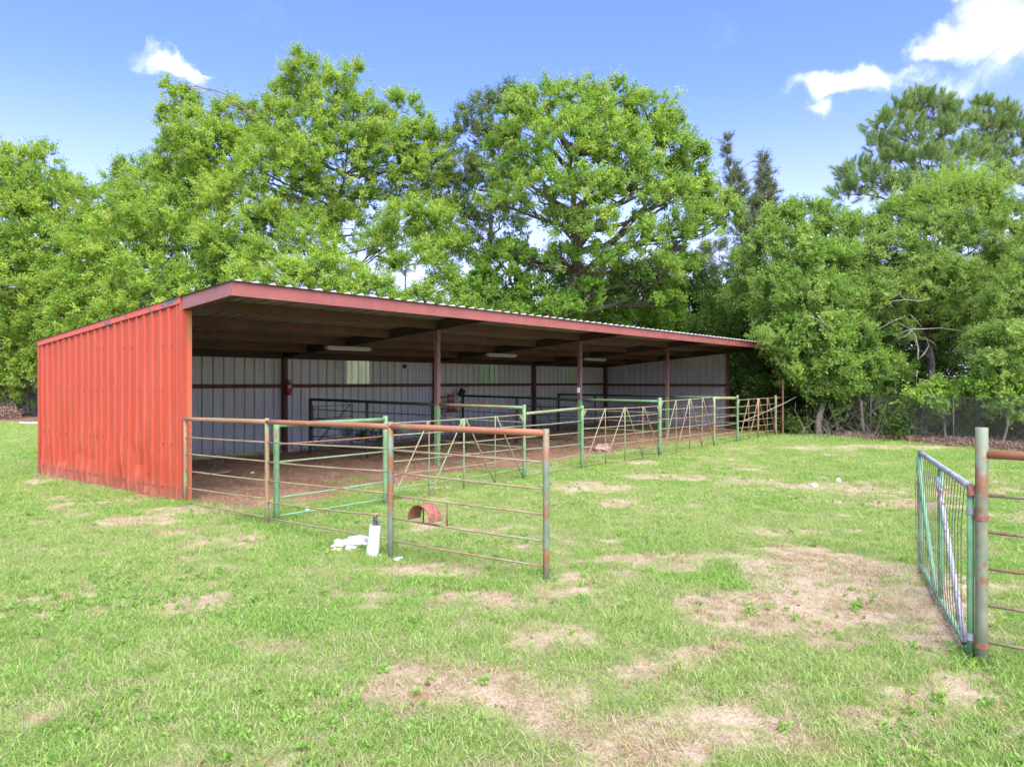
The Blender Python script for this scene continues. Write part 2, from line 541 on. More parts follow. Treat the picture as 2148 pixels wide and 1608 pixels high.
def ground_maps(x, y):
    x = np.asarray(x, float)
    y = np.asarray(y, float)
    wx = x + (fbm(x * 1.3, y * 1.3, 5) - .5) * 1.1
    wy = y + (fbm(x * 1.3, y * 1.3, 9) - .5) * 1.1
    bare = np.zeros_like(x)
    for px, py, rx, ry, st in WORN:
        c = gnd(px, py)
        d = FPX * 2 / (py - HY)
        ax, ay = rx * d / FPX, max(ry * d * d / FPX / 2, 0.12)
        dx, dy = wx - c[0], wy - c[1]
        u = (dx * RGT[0] + dy * RGT[1]) / ax
        v = (dx * FWD[0] + dy * FWD[1]) / ay
        bare = np.maximum(bare, 1.35 * st * (1 - sst(np.hypot(u, v), 0.5, 1.35)))
    n1 = fbm(x * 0.9, y * 0.9, 21, 5, 0.6)
    n2 = fbm(x * 3.1, y * 3.1, 33, 4, 0.6)
    n3 = fbm(x * 5.5, y * 5.5, 47, 2, .6)
    bare = bare * (0.15 + 1.35 * (.6 * n2 + .4 * n3)) + sst(n1 * .55 + n2 * .35 + n3 * .25, 0.535, 0.82) * 0.85
    far = sst(x * FWD[0] + y * FWD[1] - CAM[0] * FWD[0] - CAM[1] * FWD[1], 22, 34)
    bare = np.clip(bare, 0, 1) * (1 - 0.65 * far)
    e = (fbm(x * 1.1, y * 1.1, 41, 5, .6) - .5)
    front = -1.35 + e * 2.6
    dirt = sst(y, front - .5, front + .6) * (1 - sst(y, 6.0, 6.25)) * sst(x + e * .3, 0.02, 0.35) * (1 - sst(x + e, 24.0, 25.5))
    apron = (1 - sst(np.hypot((x + .4) / 1.6, (y + 1.0) / 1.1), 0.5, 1.25)) * 0.75
    wallb = (1 - sst(np.abs(x + .1) + e * .25, 0.12, 0.42)) * sst(y, -.6, .2) * (1 - sst(y, 5.9, 6.6)) * .85
    # leaf litter strip along the wood's edge
    fx0, fy0, fx1, fy1 = 23.3, -2.6, 17.0, -14.0
    L = math.hypot(fx1 - fx0, fy1 - fy0)
    sd_ = ((x - fx0) * (fy1 - fy0) - (y - fy0) * (fx1 - fx0)) / L      # negative beyond the fence
    wood = 1 - sst(sd_ + e * 1.2, -0.4, 0.3)
    wood = wood * (x > 8) * (1 - sst(y, -2.2, -1.2) * (x < 24.5))
    wood2 = sst(y + e * 3 - .9 * x * .0, 29.5, 31.0)
    lit = np.clip(np.maximum(wood, wood2), 0, 1)
    bare = np.clip(np.maximum(bare, apron * (.5 + n2)), 0, 1)
    dirt = np.clip(np.maximum(dirt, wallb * .6), 0, 1)
    return bare, dirt, lit


def ground_z(x, y):
    x = np.asarray(x, float)
    y = np.asarray(y, float)
    h = (fbm(x * .35, y * .35, 3, 3) - .5) * .07 + (fbm(x * 2.2, y * 2.2, 4, 3) - .5) * .025
    ins = sst(y, -1.2, .8) * (1 - sst(y, 5.2, 5.9)) * sst(x, .2, .9) * (1 - sst(x, 22.6, 23.2))
    h = h + ins * ((fbm(x * 1.4, y * 1.4, 61, 5, .55) - .5) * .26 + .04)
    return h


def graded(lo, a, b, hi, fine, grow=1.25):
    c = list(np.arange(a, b + 1e-6, fine))
    s = fine
    x = b
    while x < hi:
        s *= grow
        x += s
        c.append(x)
    s = fine
    x = a
    pre = []
    while x > lo:
        s *= grow
        x -= s
        pre.append(x)
    return np.array(pre[::-1] + c)


xs = graded(-300, -7, 25, 400, 0.09)
ys = graded(-300, -13.5, 7, 400, 0.09)
GX, GY = np.meshgrid(xs, ys)
gx, gy = GX.ravel(), GY.ravel()
gz = ground_z(gx, gy)
bare, dirt, lit = ground_maps(gx, gy)
nx, ny = len(xs), len(ys)
me = bpy.data.meshes.new('ground')
idx = np.arange(nx * ny).reshape(ny, nx)
q = np.stack([idx[:-1, :-1], idx[:-1, 1:], idx[1:, 1:], idx[1:, :-1]], -1).reshape(-1, 4)
me.vertices.add(nx * ny)
me.vertices.foreach_set('co', np.stack([gx, gy, gz], -1).ravel())
me.loops.add(q.size)
me.loops.foreach_set('vertex_index', q.ravel())
me.polygons.add(len(q))
me.polygons.foreach_set('loop_start', np.arange(len(q)) * 4)
me.polygons.foreach_set('use_smooth', np.ones(len(q), bool))
me.update(calc_edges=True)
for nm, arr in (('bare', bare), ('dirt', dirt), ('lit', lit)):
    a = me.attributes.new(nm, 'FLOAT', 'POINT')
    a.data.foreach_set('value', arr.astype(np.float32))
m, n = newmat('ground_soil')
p = pos(n)
ab = n('ShaderNodeAttribute', attribute_name='bare').outputs['Fac']
ad = n('ShaderNodeAttribute', attribute_name='dirt').outputs['Fac']
al = n('ShaderNodeAttribute', attribute_name='lit').outputs['Fac']
f1 = n.noise(p, 7.0, 6, 0.65)
f2 = n.noise(p, 45.0, 5, 0.7)
gcol = n.mix(n.step(f1, .35, .65), (0.192, 0.232, 0.080), (0.256, 0.288, 0.112))
gcol = n.mix(n.step(f2, .38, .62), gcol, (0.288, 0.232, 0.136))
scol = n.mix(n.step(f2, .3, .7), (0.36, 0.265, 0.165), (0.53, 0.43, 0.30))
bm = n.step(n.math('ADD', ab, n.math('MULTIPLY', n.math('SUBTRACT', f2, .5), .9)), .25, .62)
col = n.mix(bm, gcol, scol)
dcol = n.mix(n.step(n.noise(pos(n, 1, 1, 1), 22, 6, .7, 1.2), .35, .7), (0.20, 0.115, 0.072), (0.42, 0.265, 0.175))
dcol = n.mix(n.math('MULTIPLY', n.step(n.noise(p, 1.2, 3), .45, .7), .5), dcol, (0.10, 0.055, 0.036))
dm = n.step(n.math('ADD', ad, n.math('MULTIPLY', n.math('SUBTRACT', f1, .5), .7)), .3, .66)
col = n.mix(dm, col, dcol)
lm = n.step(n.math('ADD', al, n.math('MULTIPLY', n.math('SUBTRACT', f1, .5), .6)), .35, .65)
col = n.mix(lm, col, n.mix(n.step(f2, .35, .65), (0.17, 0.10, 0.065), (0.27, 0.165, 0.11)))
finish(n, col, 0.95, 0, n.math('ADD', f1, n.math('MULTIPLY', f2, .6)), 0.7, 0.05, 0.1)
me.materials.append(m)
ground = link('ground', me)
tag(ground, 'worn grass lot with bare straw patches and brown dirt under the shed', kind='structure')

# ---------------------------------------------------------------- shed
LEN, DEP, OVH = 23.4, 5.96, 1.5
TB = [0.0, 6.03, 12.04, 17.72, LEN]


def zr(w):
    return 3.53 - 0.0886 * (w + OVH)


shed = empty('loafing_shed', (0, 0, 0), 'long open-fronted metal shed with orange-red side wall and brown fascia', 'shed')


def part_group(name, parent, label=None):
    o = bpy.data.objects.new(name, None)
    COL.objects.link(o)
    o.parent = parent
    if label:
        o['label'] = label
    return o


side_wall = part_group('side_wall', shed, 'orange-red ribbed side wall with dents near the ground')
back_wall = part_group('back_wall', shed, 'pale grey ribbed back wall with translucent panels')
end_wall = part_group('end_wall', shed, 'grey ribbed wall at the far end')
roof = part_group('roof', shed, 'silver ribbed metal roof')
frame = part_group('frame', shed, 'brown steel posts, rafters and purlins')
fasc = part_group('eave_fascia', shed, 'reddish brown fascia along the eaves')


def rib_profile(width, nr=3, rh=0.032, minor=0.004, base=.036, top=.014):
    """(s, h) outline of a ribbed sheet"""
    pitch = width / nr
    out = [(0.0, 0.0)]
    for i in range(nr):
        c = pitch * (i + .5)
        if minor:
            out += [(c - pitch * .5 + .045, minor), (c - pitch * .5 + .065, 0)] if i else []
        out += [(c - base, 0), (c - top, rh), (c + top, rh), (c + base, 0)]
        if minor:
            out += [(c + pitch * .30, 0), (c + pitch * .33, minor), (c + pitch * .37, 0)]
    out.append((width, 0.0))
    out = sorted(set(out))
    return out


def sheet(prof, frame, rows, thick=0.003, disp=None):
    """ribbed sheet of two skins; frame(s,h,v)->xyz with v in rows; slot 0 outside, slot 1 inside"""
    m = MB()
    for layer in (0, 1):
        m.m = layer
        base = len(m.v)
        for v in rows:
            for s_, h_ in prof:
                hh = h_ - (thick if layer else 0)
                if disp:
                    hh += disp(s_, v)
                m.v.append(tuple(frame(s_, hh, v)))
        k = len(prof)
        for r in range(len(rows) - 1):
            for j in range(k - 1):
                a = base + r * k + j
                if disp:
                    for f in ((a, a + 1, a + 1 + k), (a, a + 1 + k, a + k)):
                        m.f.append(f if layer == 0 else f[::-1])
                        m.mi.append(layer)
                    continue
                f = (a, a + 1, a + 1 + k, a + k)
                m.f.append(f if layer == 0 else f[::-1])
                m.mi.append(layer)
    return m


# side wall, red outside, seven sheets with their dents
NP = 7
pwid = DEP / NP
for i in range(NP):
    y0 = i * pwid
    prof = rib_profile(pwid - .002, 3, 0.038, 0.005, .034, .016)

    def fr(s, h, v, y0=y0):
        y = y0 + pwid - s
        zt = zr(y) - 0.05
        zb = -0.06 + 0.05 * float(vnoise(y * 3.0, 0.0, 3))
        return (-0.012 - h, y, zb + (zt - zb) * v)

    def dn(s, v, y0=y0):
        y = y0 + pwid - s
        lo = max(0.0, 1 - v / 0.52)
        d = (float(fbm(np.array(y * 2.6), np.array(v * 5.0), 77, 3)) - .5)
        k = 0.012 + 0.14 * lo
        cr = max(0.0, float(vnoise(y * 4.0, v * 9 + y, 15)) - .72) * .16 * lo
        return d * k - cr
    o = sheet(prof, fr, np.linspace(0, 1, 30), disp=dn).build('wall_panel', ['red_sheet', 'white_sheet'], side_wall)
m = MB()
m.box(-.062, .0, 0.0, DEP + .02, -.05 - .055, -.05 + .055, lambda y: zr(y))
m.build('rake_trim', 'rake_trim_red', side_wall)
m = MB()
m.box(-.055, -.0, -.035, .05, -.03, zr(0) - .11)
m.box(-.0, .035, -.035, -.005, -.03, zr(0) - .12)
m.build('corner_trim', 'red_sheet', side_wall)
m = MB()
m.box(-.055, .02, DEP - .05, DEP + .03, -.03, zr(DEP) - .11)
m.build('corner_trim', 'red_sheet', side_wall)

# screw heads in four rows on the side wall
m = MB()
for zz in (.22, .95, 1.85, 2.62):
    for i in range(NP):
        for j in range(3):
            for dy in (-.05, .05):
                y = i * pwid + pwid * (j + .5) / 3 + dy
                if zz < zr(y) - .2:
                    h = .012 + (.008 if zz > .9 else .03)
                    m.box(-h - .006, -h + .02, y - .009, y + .009, zz - .009, zz + .009)
o = m.build('screws', 'hinge_rust', side_wall)
o['kind'] = 'stuff'

# back wall
cols = [0.0, 0.2] + [0.2 + .9 * (i + 1) for i in range(25)] + [LEN]
proto = {}


def back_panel(x0, x1, z0, z1, mats, name='wall_panel', nr=3):
    w = x1 - x0
    key = (round(w, 3), z0, z1, tuple(mats), nr)
    if key not in proto:
        prof = rib_profile(w - .002, nr, .05, .006, .032, .020) if w > .4 else [(0, 0), (w, 0)]
        mm = sheet(prof, lambda s, h, v: (w - s, DEP + .01 + h, z0 + (z1 - z0) * v), [0, .25, .5, .75, 1],
                   disp=lambda s, v: .006 * (float(vnoise(s * 3, v * 4, 8)) - .5))
        proto[key] = mm.build(name, mats, mesh_only=True)
    o = bpy.data.objects.new(name, proto[key])
    COL.objects.link(o)
    o.parent = back_wall
    o.location = (x0, 0, 0)
    return o


for i, (a, b) in enumerate(zip(cols[:-1], cols[1:])):
    zb = 0.10 if b < 7 else 0.03
    zt = zr(DEP) - .02
    inner = 'white_sheet'
    if 10.2 < a < 11.5:
        inner = 'bright_sheet'
    hit = any(abs(a - s) < .25 for s in (8.3, 14.6, 20.0))
    if hit:
        back_panel(a, b, zb, 1.90, ['red_sheet', inner])
        o = back_panel(a, b, 1.90, zt, ['skylight_cream'] * 2 if a < 9 else ['skylight_tree_tint'] * 2, 'skylight_panel')
        o['label'] = 'cream translucent skylight panel' if a < 9 else 'green translucent skylight panel, dim tree light put into its tint'
    else:
        back_panel(a, b, zb, zt, ['red_sheet', inner], nr=6 if inner == 'bright_sheet' else 3)
# end wall
for i in range(NP):
    y0 = i * pwid
    prof = rib_profile(pwid - .002, 3, .06, .010, .036, .022)
    sheet(prof, lambda s, h, v: (LEN + .012 + h, y0 + s, .02 + (zr(y0 + s) - .06 - .02) * v), [0, .25, .5, .75, 1]).build('wall_panel', ['red_sheet', 'grey_sheet'], end_wall)

# posts
for i, t in enumerate(TB):
    m = MB()
    if i == 0:
        m.box(.037, .125, -.03, .07, -.1, zr(0) - .20)
        o = m.build('post', 'corner_orange', frame)
        o['label'] = 'rusty orange corner post'
    else:
        a = t - (.11 if i == 4 else .0)
        m.box(a - .05, a + .05, -.05, .05, -.1, zr(0) - .205)
        o = m.build('post', 'endpost' if i == 4 else 'post_paint', frame)
        if i < 4:
            o['label'] = 'brown front post painted green below rail height'
    m = MB()
    a = t + (.06 if i == 0 else (-.12 if i == 4 else 0))
    m.box(a - .06, a + .06, DEP - .17, DEP - .05, -.1, zr(DEP) - .21)
    m.build('back_post', 'backpost', frame)
# rafters, purlins, eave beam, girts
for i, t in enumerate(TB):
    a = t + (.08 if i == 0 else (-.08 if i == 4 else 0))
    m = MB()
    y0 = -OVH + .062
    m.box(a - .04, a + .04, y0, DEP - .06, -.21, -.012, lambda y: zr(y))
    m.box(a - .075, a + .075, y0, DEP - .06, -.222, -.2105, lambda y: zr(y))
    m.build('rafter', 'rafter_dark', frame)
for i in range(4):
    x0 = TB[i] + (.125 if i == 0 else .045)
    x1 = TB[i + 1] - (.125 if i == 3 else .045)
    for w in (0.0, 1.6, 3.2, 4.8):
        m = MB()
        zz = zr(w)
        m.box(x0, x1, w - .03, w - .022, zz - .195, zz - .012)
        m.box(x0, x1, w - .0215, w + .04, zz - .195, zz - .186)
        m.build('purlin', 'purlin_brown', frame)
    m = MB()
    m.box(x0 + .08, x1 - .08, DEP - .16, DEP - .06, zr(DEP) - .235, zr(DEP) - .03)
    m.build('eave_beam', 'rafter_dark', frame)
    m = MB()
    m.box(x0 + .02, x1 - .02, DEP - .10, DEP - .005, 1.83, 1.93)
    m.build('girt', 'backpost', frame)
m = MB()
m.box(LEN - .10, LEN - .005, .07, DEP - .18, 1.80, 1.90)
m.build('girt', 'backpost', frame)
# base boards at the back
m = MB()
m.box(7.1, LEN - .2, DEP - .04, DEP - .004, -.05, .13)
m.build('base_board', 'plank_grey', back_wall)
# fascia in three lengths, side rakes
for a, b in ((-.045, 8.35), (8.356, 16.6), (16.606, LEN + .11)):
    m = MB()
    m.box(a, b, -OVH, -OVH + .012, 3.315, 3.527)
    m.box(a, b, -OVH + .0125, -OVH + .06, 3.315, 3.323)
    m.build('fascia', 'fascia_paint', fasc)
for x0, x1 in ((-.045, -.03), (LEN + .09, LEN + .11)):
    m = MB()
    m.box(x0, x1, -OVH + .013, -.036 if x0 < 0 else DEP, -.212, -.004, lambda y: zr(y))
    m.box(x0 + .0155 if x0 < 0 else x0 - .06, x0 + .10 if x0 < 0 else x0 - .001, -OVH + .07, -.04 if x0 < 0 else DEP, -.212, -.204, lambda y: zr(y))
    m.build('rake_fascia', 'rake_paint', fasc)
# roof sheets
NR = 26
rw = (LEN + .2) / NR
prof = rib_profile(rw - .002, 3, .036, 0)
m = sheet(prof, lambda s, h, v: (s, -OVH - .05 + (DEP + OVH + .14) * v, zr(-OVH - .05 + (DEP + OVH + .14) * v) + .004 + h), [0, .5, 1])
pv = rw / 3
m.m = 0
for k in range(3):                     # bright caps added over the open rib ends to imitate their white highlights
    c = pv * (k + .5)
    zz = zr(-OVH - .05) + .004
    m.quad([(c - .036, -OVH - .049, zz), (c + .036, -OVH - .049, zz), (c + .014, -OVH - .049, zz + .035), (c - .014, -OVH - .049, zz + .035)])
rme = m.build('roof_panel', ['roof_metal', 'roof_under_shaded'], mesh_only=True)
for i in range(NR):
    o = bpy.data.objects.new('roof_panel', rme)
    COL.objects.link(o)
    o.parent = roof
    o.location = (-.08 + i * rw, 0, .0012 * (i % 2))

# ---------------------------------------------------------------- fixtures in the shed
for t, w, lab in ((5.93, 3.0, 'nearest to the red side wall'), (12.1, 3.0, 'middle one of the three'), (17.75, 3.0, 'nearest to the far end wall')):
    zt = zr(w) - .224
    e = empty('strip_light', (t, w, zt - .09), 'white fluorescent strip light under shed rafter, ' + lab, 'light', 'strip lights under the rafters')
    m = MB()
    hl = .72
    b = len(m.v)
    for x, y, z in [(-hl, -.09, 0), (hl, -.09, 0), (hl, .09, 0), (-hl, .09, 0), (-hl + .04, -.045, .07), (hl - .04, -.045, .07), (hl - .04, .045, .07), (-hl + .04, .045, .07)]:
        m.v.append((t + x, w + y, zt - .09 + z))
    for f in ((0, 1, 5, 4), (1, 2, 6, 5), (2, 3, 7, 6), (3, 0, 4, 7), (4, 5, 6, 7), (3, 2, 1, 0)):
        m.f.append(tuple(b + i for i in f))
        m.mi.append(0)
    m.build('housing', 'lamp_white', e)
    for yy in (-.035, .035):
        m = MB()
        m.tube([(t - hl + .06, w + yy, zt - .106), (t + hl - .06, w + yy, zt - .106)], .015, 8)
        m.build('tube', 'tube_glass', e)
    m = MB()
    m.box(t - .03, t + .03, w - .03, w + .03, zt - .021, zt + .001)
    m.build('bracket', 'iron_dark', e)

# fire extinguisher on the first back post
ex, ey, ez = 6.03 + .02, DEP - .25, 1.62
e = empty('fire_extinguisher', (ex, ey, ez), 'red fire extinguisher hung on the first back post of the shed', 'extinguisher')
m = MB()
m.tube([(ex, ey, ez), (ex, ey, ez + .01), (ex, ey, ez + .30), (ex, ey, ez + .345), (ex, ey, ez + .365)], [.06, .068, .068, .045, .02], 14)
smooth_auto(m.build('cylinder', 'extinguisher_red', e))
m = MB()
m.box(ex - .05, ex + .05, ey - .0695, ey - .06, ez + .20, ez + .29)
m.build('label_plate', 'white_label', e)
m = MB()
m.box(ex - .015, ex + .015, ey - .02, ey + .02, ez + .366, ez + .41)
m.box(ex - .012, ex + .012, ey - .11, ey - .021, ez + .385, ez + .40)
m.box(ex - .012, ex + .012, ey - .12, ey - .0, ez + .415, ez + .43)
m.build('valve_lever', 'iron_dark', e)
m = MB()
m.tube([(ex + .02, ey, ez + .38), (ex + .08, ey - .01, ez + .36), (ex + .085, ey - .02, ez + .2), (ex + .08, ey - .02, ez + .1)], .011, 6)
m.build('hose', 'black_rubber', e)
m = MB()
m.box(ex - .03, ex + .03, ey + .066, ey + .085, ez + .1, ez + .25)
m.build('wall_bracket', 'iron_dark', e)

# black boot-shaped bucket hanging from the back girt
e = empty('hanging_bucket', (13.2, 5.78, 1.5), 'black rubber bucket hanging tilted from back wall girt', 'bucket')
m = MB()
ax = Vector((.55, -.15, .75)).normalized()
bp = Vector((13.12, 5.72, 1.50))
ring = [bp + ax * d for d in (0, .02, .24, .25, .03)]
m.tube(ring, [.08, .09, .125, .115, .075], 14)
smooth_auto(m.build('pail', 'black_rubber', e))
m = MB()
top = bp + ax * .24
m.tube([top + Vector((-.09, 0, .06)), top + Vector((.02, .03, .15)), top + Vector((.15, .04, .12)), top + Vector((.30, .05, .13))], .012, 6)
m.build('bail', 'iron_dark', e)
# vent hole cap and switch box on the back wall
m = MB()
m.tube([(10.69, DEP - .001, 2.5), (10.69, DEP - .03, 2.5), (10.69, DEP - .034, 2.5)], [.075, .07, .04], 14)
tag(m.build('vent_cap', 'black_rubber'), 'small round black vent cap high on shed back wall', 'vent')
e = empty('switch_box', (12.04, -.055, 1.78), 'small white switch box on the second front post', 'switch')
m = MB()
m.box(11.985 - .045, 11.985 + .004, -.03, .04, 1.68, 1.82)
m.build('cover', 'pvc_white', e)
m = MB()
m.box(11.93, 11.9395, -.005, .015, 1.73, 1.77)
m.build('toggle', 'lamp_white', e)
# rusty slatted feeder on the second back post
e = empty('hay_feeder', (12.57, 5.55, .95), 'rust brown slatted hay feeder beside the second back post of the shed', 'feeder')
for k in range(3):
    m = MB()
    z0 = 1.44 - k * .17
    m.box(12.32, 12.62, 5.50, 5.53, z0, z0 + .12)
    m.build('slat', 'rust_plate', e)
for x in (12.32, 12.59):
    m = MB()
    m.box(x, x + .03, 5.5305, 5.56, .95, 1.60)
    m.build('upright', 'rust_plate', e)
for z0 in (1.05, 1.45):
    m = MB()
    m.box(12.05, 12.318, 5.535, 5.80, z0, z0 + .04)
    m.build('bracket', 'rust_plate', e)
m = MB()
b = len(m.v)
for p_ in [(12.28, 5.40, .95), (12.76, 5.40, .95), (12.64, 5.5, 1.08), (12.30, 5.5, 1.08), (12.28, 5.60, .95), (12.76, 5.60, .95)]:
    m.v.append(p_)
for f in ((0, 1, 2, 3), (0, 4, 5, 1), (3, 2, 5, 4), (0, 3, 4), (1, 5, 2)):
    m.f.append(f)
    m.mi.append(0)
m.build('trough', 'rust_plate', e)


def lump(name, c, size, mat, seed, label, cat, k=3, rough=.28, rz=0.0):
    """irregular stone or crumpled bag: noise-pushed sphere"""
    rg = np.random.default_rng(seed)
    nu, nv = 14 * k // 2, 9 * k // 2
    m = MB()
    ph = rg.uniform(0, 6, 12)
    for j in range(nv + 1):
        th = math.pi * j / nv
        for i in range(nu):
            a = 2 * math.pi * i / nu
            d = np.array([math.sin(th) * math.cos(a), math.sin(th) * math.sin(a), math.cos(th)])
            s = 1 + rough * (math.sin(3 * d[0] + ph[0]) * math.cos(4 * d[1] + ph[1]) * .6 + math.sin(7 * d[2] + ph[2] + 5 * d[0]) * .3 + math.sin(11 * d[1] + 9 * d[0] + ph[3]) * .22)
            q = d * s * np.array(size)
            q[2] = max(q[2], -size[2] * .45)
            x = q[0] * math.cos(rz) - q[1] * math.sin(rz)
            y = q[0] * math.sin(rz) + q[1] * math.cos(rz)
            m.v.append((x, y, q[2] + size[2] * .42))
    for j in range(nv):
        for i in range(nu):
            a, b = j * nu + i, j * nu + (i + 1) % nu
            m.f.append((a, b, b + nu, a + nu))
            m.mi.append(0)
    o = m.build(name, mat)
    o.location = (c[0], c[1], float(ground_z(c[0], c[1])))
    return tag(o, label, cat)


c = gnd(1265, 946)
lump('rock', c, (.24, .2, .15), 'pink_stone', 3, 'pinkish field stone lying in the dirt by the row of gates', 'rock', 4)
c = gnd(750, 1147)
lump('plastic_bag', c, (.20, .13, .10), 'bag_white', 5, 'crumpled white plastic bag beside the white pipe', 'bag', 6, .34, .4)
c = gnd(712, 1147)
lump('paper_scrap', c, (.22, .09, .055), 'paper_cream', 8, 'cream crumpled paper left of the white plastic bag', 'paper', 6, .5, .75)
c = gnd(1708, 1019)
lump('stone_chip', c, (.09, .06, .04), 'bag_white', 11, 'small white stone chip in the open grass, nearer of two', 'stone')
c = gnd(1759, 1009)
lump('stone_chip', c, (.06, .05, .05), 'bag_white', 12, 'smaller white stone chip in the open grass, farther of two', 'stone')
c = gnd(836, 1173)
lump('foam_scrap', c, (.07, .035, .02), 'bag_white', 13, 'tiny white foam scrap at the foot of the middle rusty post', 'litter')
c = gnd(530, 995)
lump('foil_scrap', c, (.05, .04, .03), 'bag_white', 14, 'tiny white scrap on the dirt inside the shed', 'litter')
c = gnd(645, 1068)
lump('foam_scrap', c, (.16, .03, .03), 'paper_cream', 16, 'pale foam strip in the grass behind the rusty fence', 'litter', 3, .4, .9)
# a loose board half buried in the shed
c = gnd(425, 1002)
m = MB()
m.box(-.55, .55, -.11, .11, .03, .055)
o = m.build('loose_board', 'plank_grey')
o.location = (c[0], c[1], .04)
o.rotation_euler = (R_(4), R_(-5), R_(-35))
tag(o, 'weathered grey board lying in the dirt just inside the shed', 'board')

# ---------------------------------------------------------------- pipe fences
rr = .0115


def post(parent, t, w, h, mat, r=.031, z0=-.12, lean=(0, 0)):
    return pipe('post', (t, w, z0), (t + lean[0], w + lean[1], h), r, mat, parent, 14)


def bay(parent, a, b, za, zb, mats, r=rr, first=None, fr=.033, name='rail'):
    """rails between two posts; first = material of the thick top pipe"""
    for i, (p_, q_) in enumerate(zip(za, zb)):
        mt = mats[i % len(mats)] if isinstance(mats, list) else mats
        if i == 0 and first:
            pipe('top_rail', (*a, p_), (*b, q_), fr, first, parent, 12)
        else:
            j = random.uniform(-.006, .006)
            pipe(name, (*a, p_ + j), (*b, q_ - j), r, mt, parent, 7, random.uniform(0, .014))


A = [(-.02, -.09), (-.28, -2.78), (-.54, -5.57), (-.23, -7.51)]
fa = empty('pipe_fence', (A[0][0], A[0][1], 0), 'rusty pipe fence running out from the red wall with half-pipe saddle rack', 'fence')
post(fa, *A[0], 1.36, 'pipe_orange')
post(fa, *A[1], 1.49, 'pipe_pale')
post(fa, *A[2], 1.545, 'pipe_post', .034)
post(fa, *A[3], 1.525, 'pipe_post', .033)
bay(fa, A[0], A[1], (1.386, 1.087, .811, .536, .262, .03), (1.44, 1.153, .89, .62, .365, .106), ['rod_tan'], first='pipe_orange')
bay(fa, A[1], A[2], (1.44, 1.155, .884, .624, .319, .10), (1.49, 1.236, .98, .727, .478, .218), ['rod_tan'], first='pipe_rust')
bay(fa, A[2], A[3], (1.493, 1.22, .97, .716, .461, .207), (1.482, 1.195, .921, .658, .394, .137), ['rod_tan'], first='pipe_rust', fr=.036)
# saddle rack
ry = [-6.02, -6.33]


def ax_(y):
    return A[2][0] + (A[3][0] - A[2][0]) * (y - A[2][1]) / (A[3][1] - A[2][1])


for y in ry:
    f = (y - A[2][1]) / (A[3][1] - A[2][1])
    pipe('rack_stub', (ax_(y), y, .461 + (.394 - .461) * f), (ax_(y), y, .716 + (.658 - .716) * f), .009, 'hinge_rust', fa, 7)
m = MB()
ns, L0, L1 = 18, -.01, -.21
cy, cz, rad = -6.13, .545, .165
for layer, rd in ((0, rad), (1, rad - .006)):
    base = len(m.v)
    for q_ in range(4):
        x = ax_(cy) + L0 + (L1 - L0) * q_ / 3
        for j in range(ns + 1):
            an = math.pi * j / ns
            rq = rd + (.004 if q_ in (1,) else 0)
            m.v.append((x, cy + rq * math.cos(an), cz - .05 + rq * 1.1 * math.sin(an)))
    for q_ in range(3):
        for j in range(ns):
            a = base + q_ * (ns + 1) + j
            f = (a, a + 1, a + ns + 2, a + ns + 1)
            m.f.append(f if layer else f[::-1])
            m.mi.append(0)
half = len(m.v) // 2
for q_ in (0, 3):
    for j in range(ns):
        a = q_ * (ns + 1) + j
        m.f.append((a, a + 1, a + 1 + half, a + half))
        m.mi.append(0)
for q_ in range(3):
    for j in (0, ns):
        a = q_ * (ns + 1) + j
        m.f.append((a, a + ns + 1, a + ns + 1 + half, a + half))
        m.mi.append(0)
o = m.build('saddle_rack', 'rust_plate', fa)
o['label'] = 'rust red half pipe saddle rack'

RW = -2.75
RT = [-.11, 1.94, 5.70, 7.87, 11.69, 15.30, 17.19, 20.87, 23.4]
# green panel from the rusty fence
e = empty('row_fence', (RT[0], RW, 0), 'bright green pipe panel with five rails behind the rusty fence', 'fence')
post(e, RT[0], RW, 1.40, 'pipe_green', .042)
post(e, RT[1], RW, 1.44, 'pipe_green', .042)
bay(e, (RT[0], RW), (RT[1], RW), (1.385, 1.11, .86, .36, .10), (1.38, 1.11, .86, .36, .09), ['rod_green', 'hinge_rust', 'rod_green', 'mesh_green', 'mesh_green'], first='pipe_green', r=.013, fr=.034)
e = empty('row_fence', (RT[2], RW, 0), 'pale green pipe panel between the nearest and second braced gates', 'fence')
post(e, RT[2], RW, 1.53, 'pipe_green', .036)
post(e, RT[3], RW, 1.46, 'pipe_green', .036)
bay(e, (RT[2], RW), (RT[3], RW), (1.345, 1.10, .87, .62, .33, .11), (1.40, 1.11, .85, .60, .35, .11), ['rod_green'], first='pipe_pale', fr=.03)
e = empty('row_fence', (RT[5], RW, 0), 'short green pipe panel between the third gate and the double gate', 'fence')
post(e, RT[5], RW, 1.54, 'pipe_pale', .036)
post(e, RT[6], RW, 1.56, 'pipe_green', .036)
bay(e, (RT[5], RW), (RT[6], RW), (1.49, 1.17, .90, .64, .38, .14), (1.46, 1.17, .90, .64, .38, .14), ['rod_tan'], first='pipe_pale', fr=.04)


def plate(parent, pts, y, mat='pipe_orange'):
    m = MB()
    a = [(x, y - .004, z) for x, z in pts]
    b = [(x, y + .004, z) for x, z in pts]
    k = len(pts)
    base = len(m.v)
    m.v += a + b
    m.f.append(tuple(range(base, base + k)))
    m.f.append(tuple(range(base + 2 * k - 1, base + k - 1, -1)))
    for i in range(k):
        j = (i + 1) % k
        m.f.append((base + i, base + k + i, base + k + j, base + j))
    m.mi += [0] * (k + 2)
    return m.build('gusset', mat, parent)


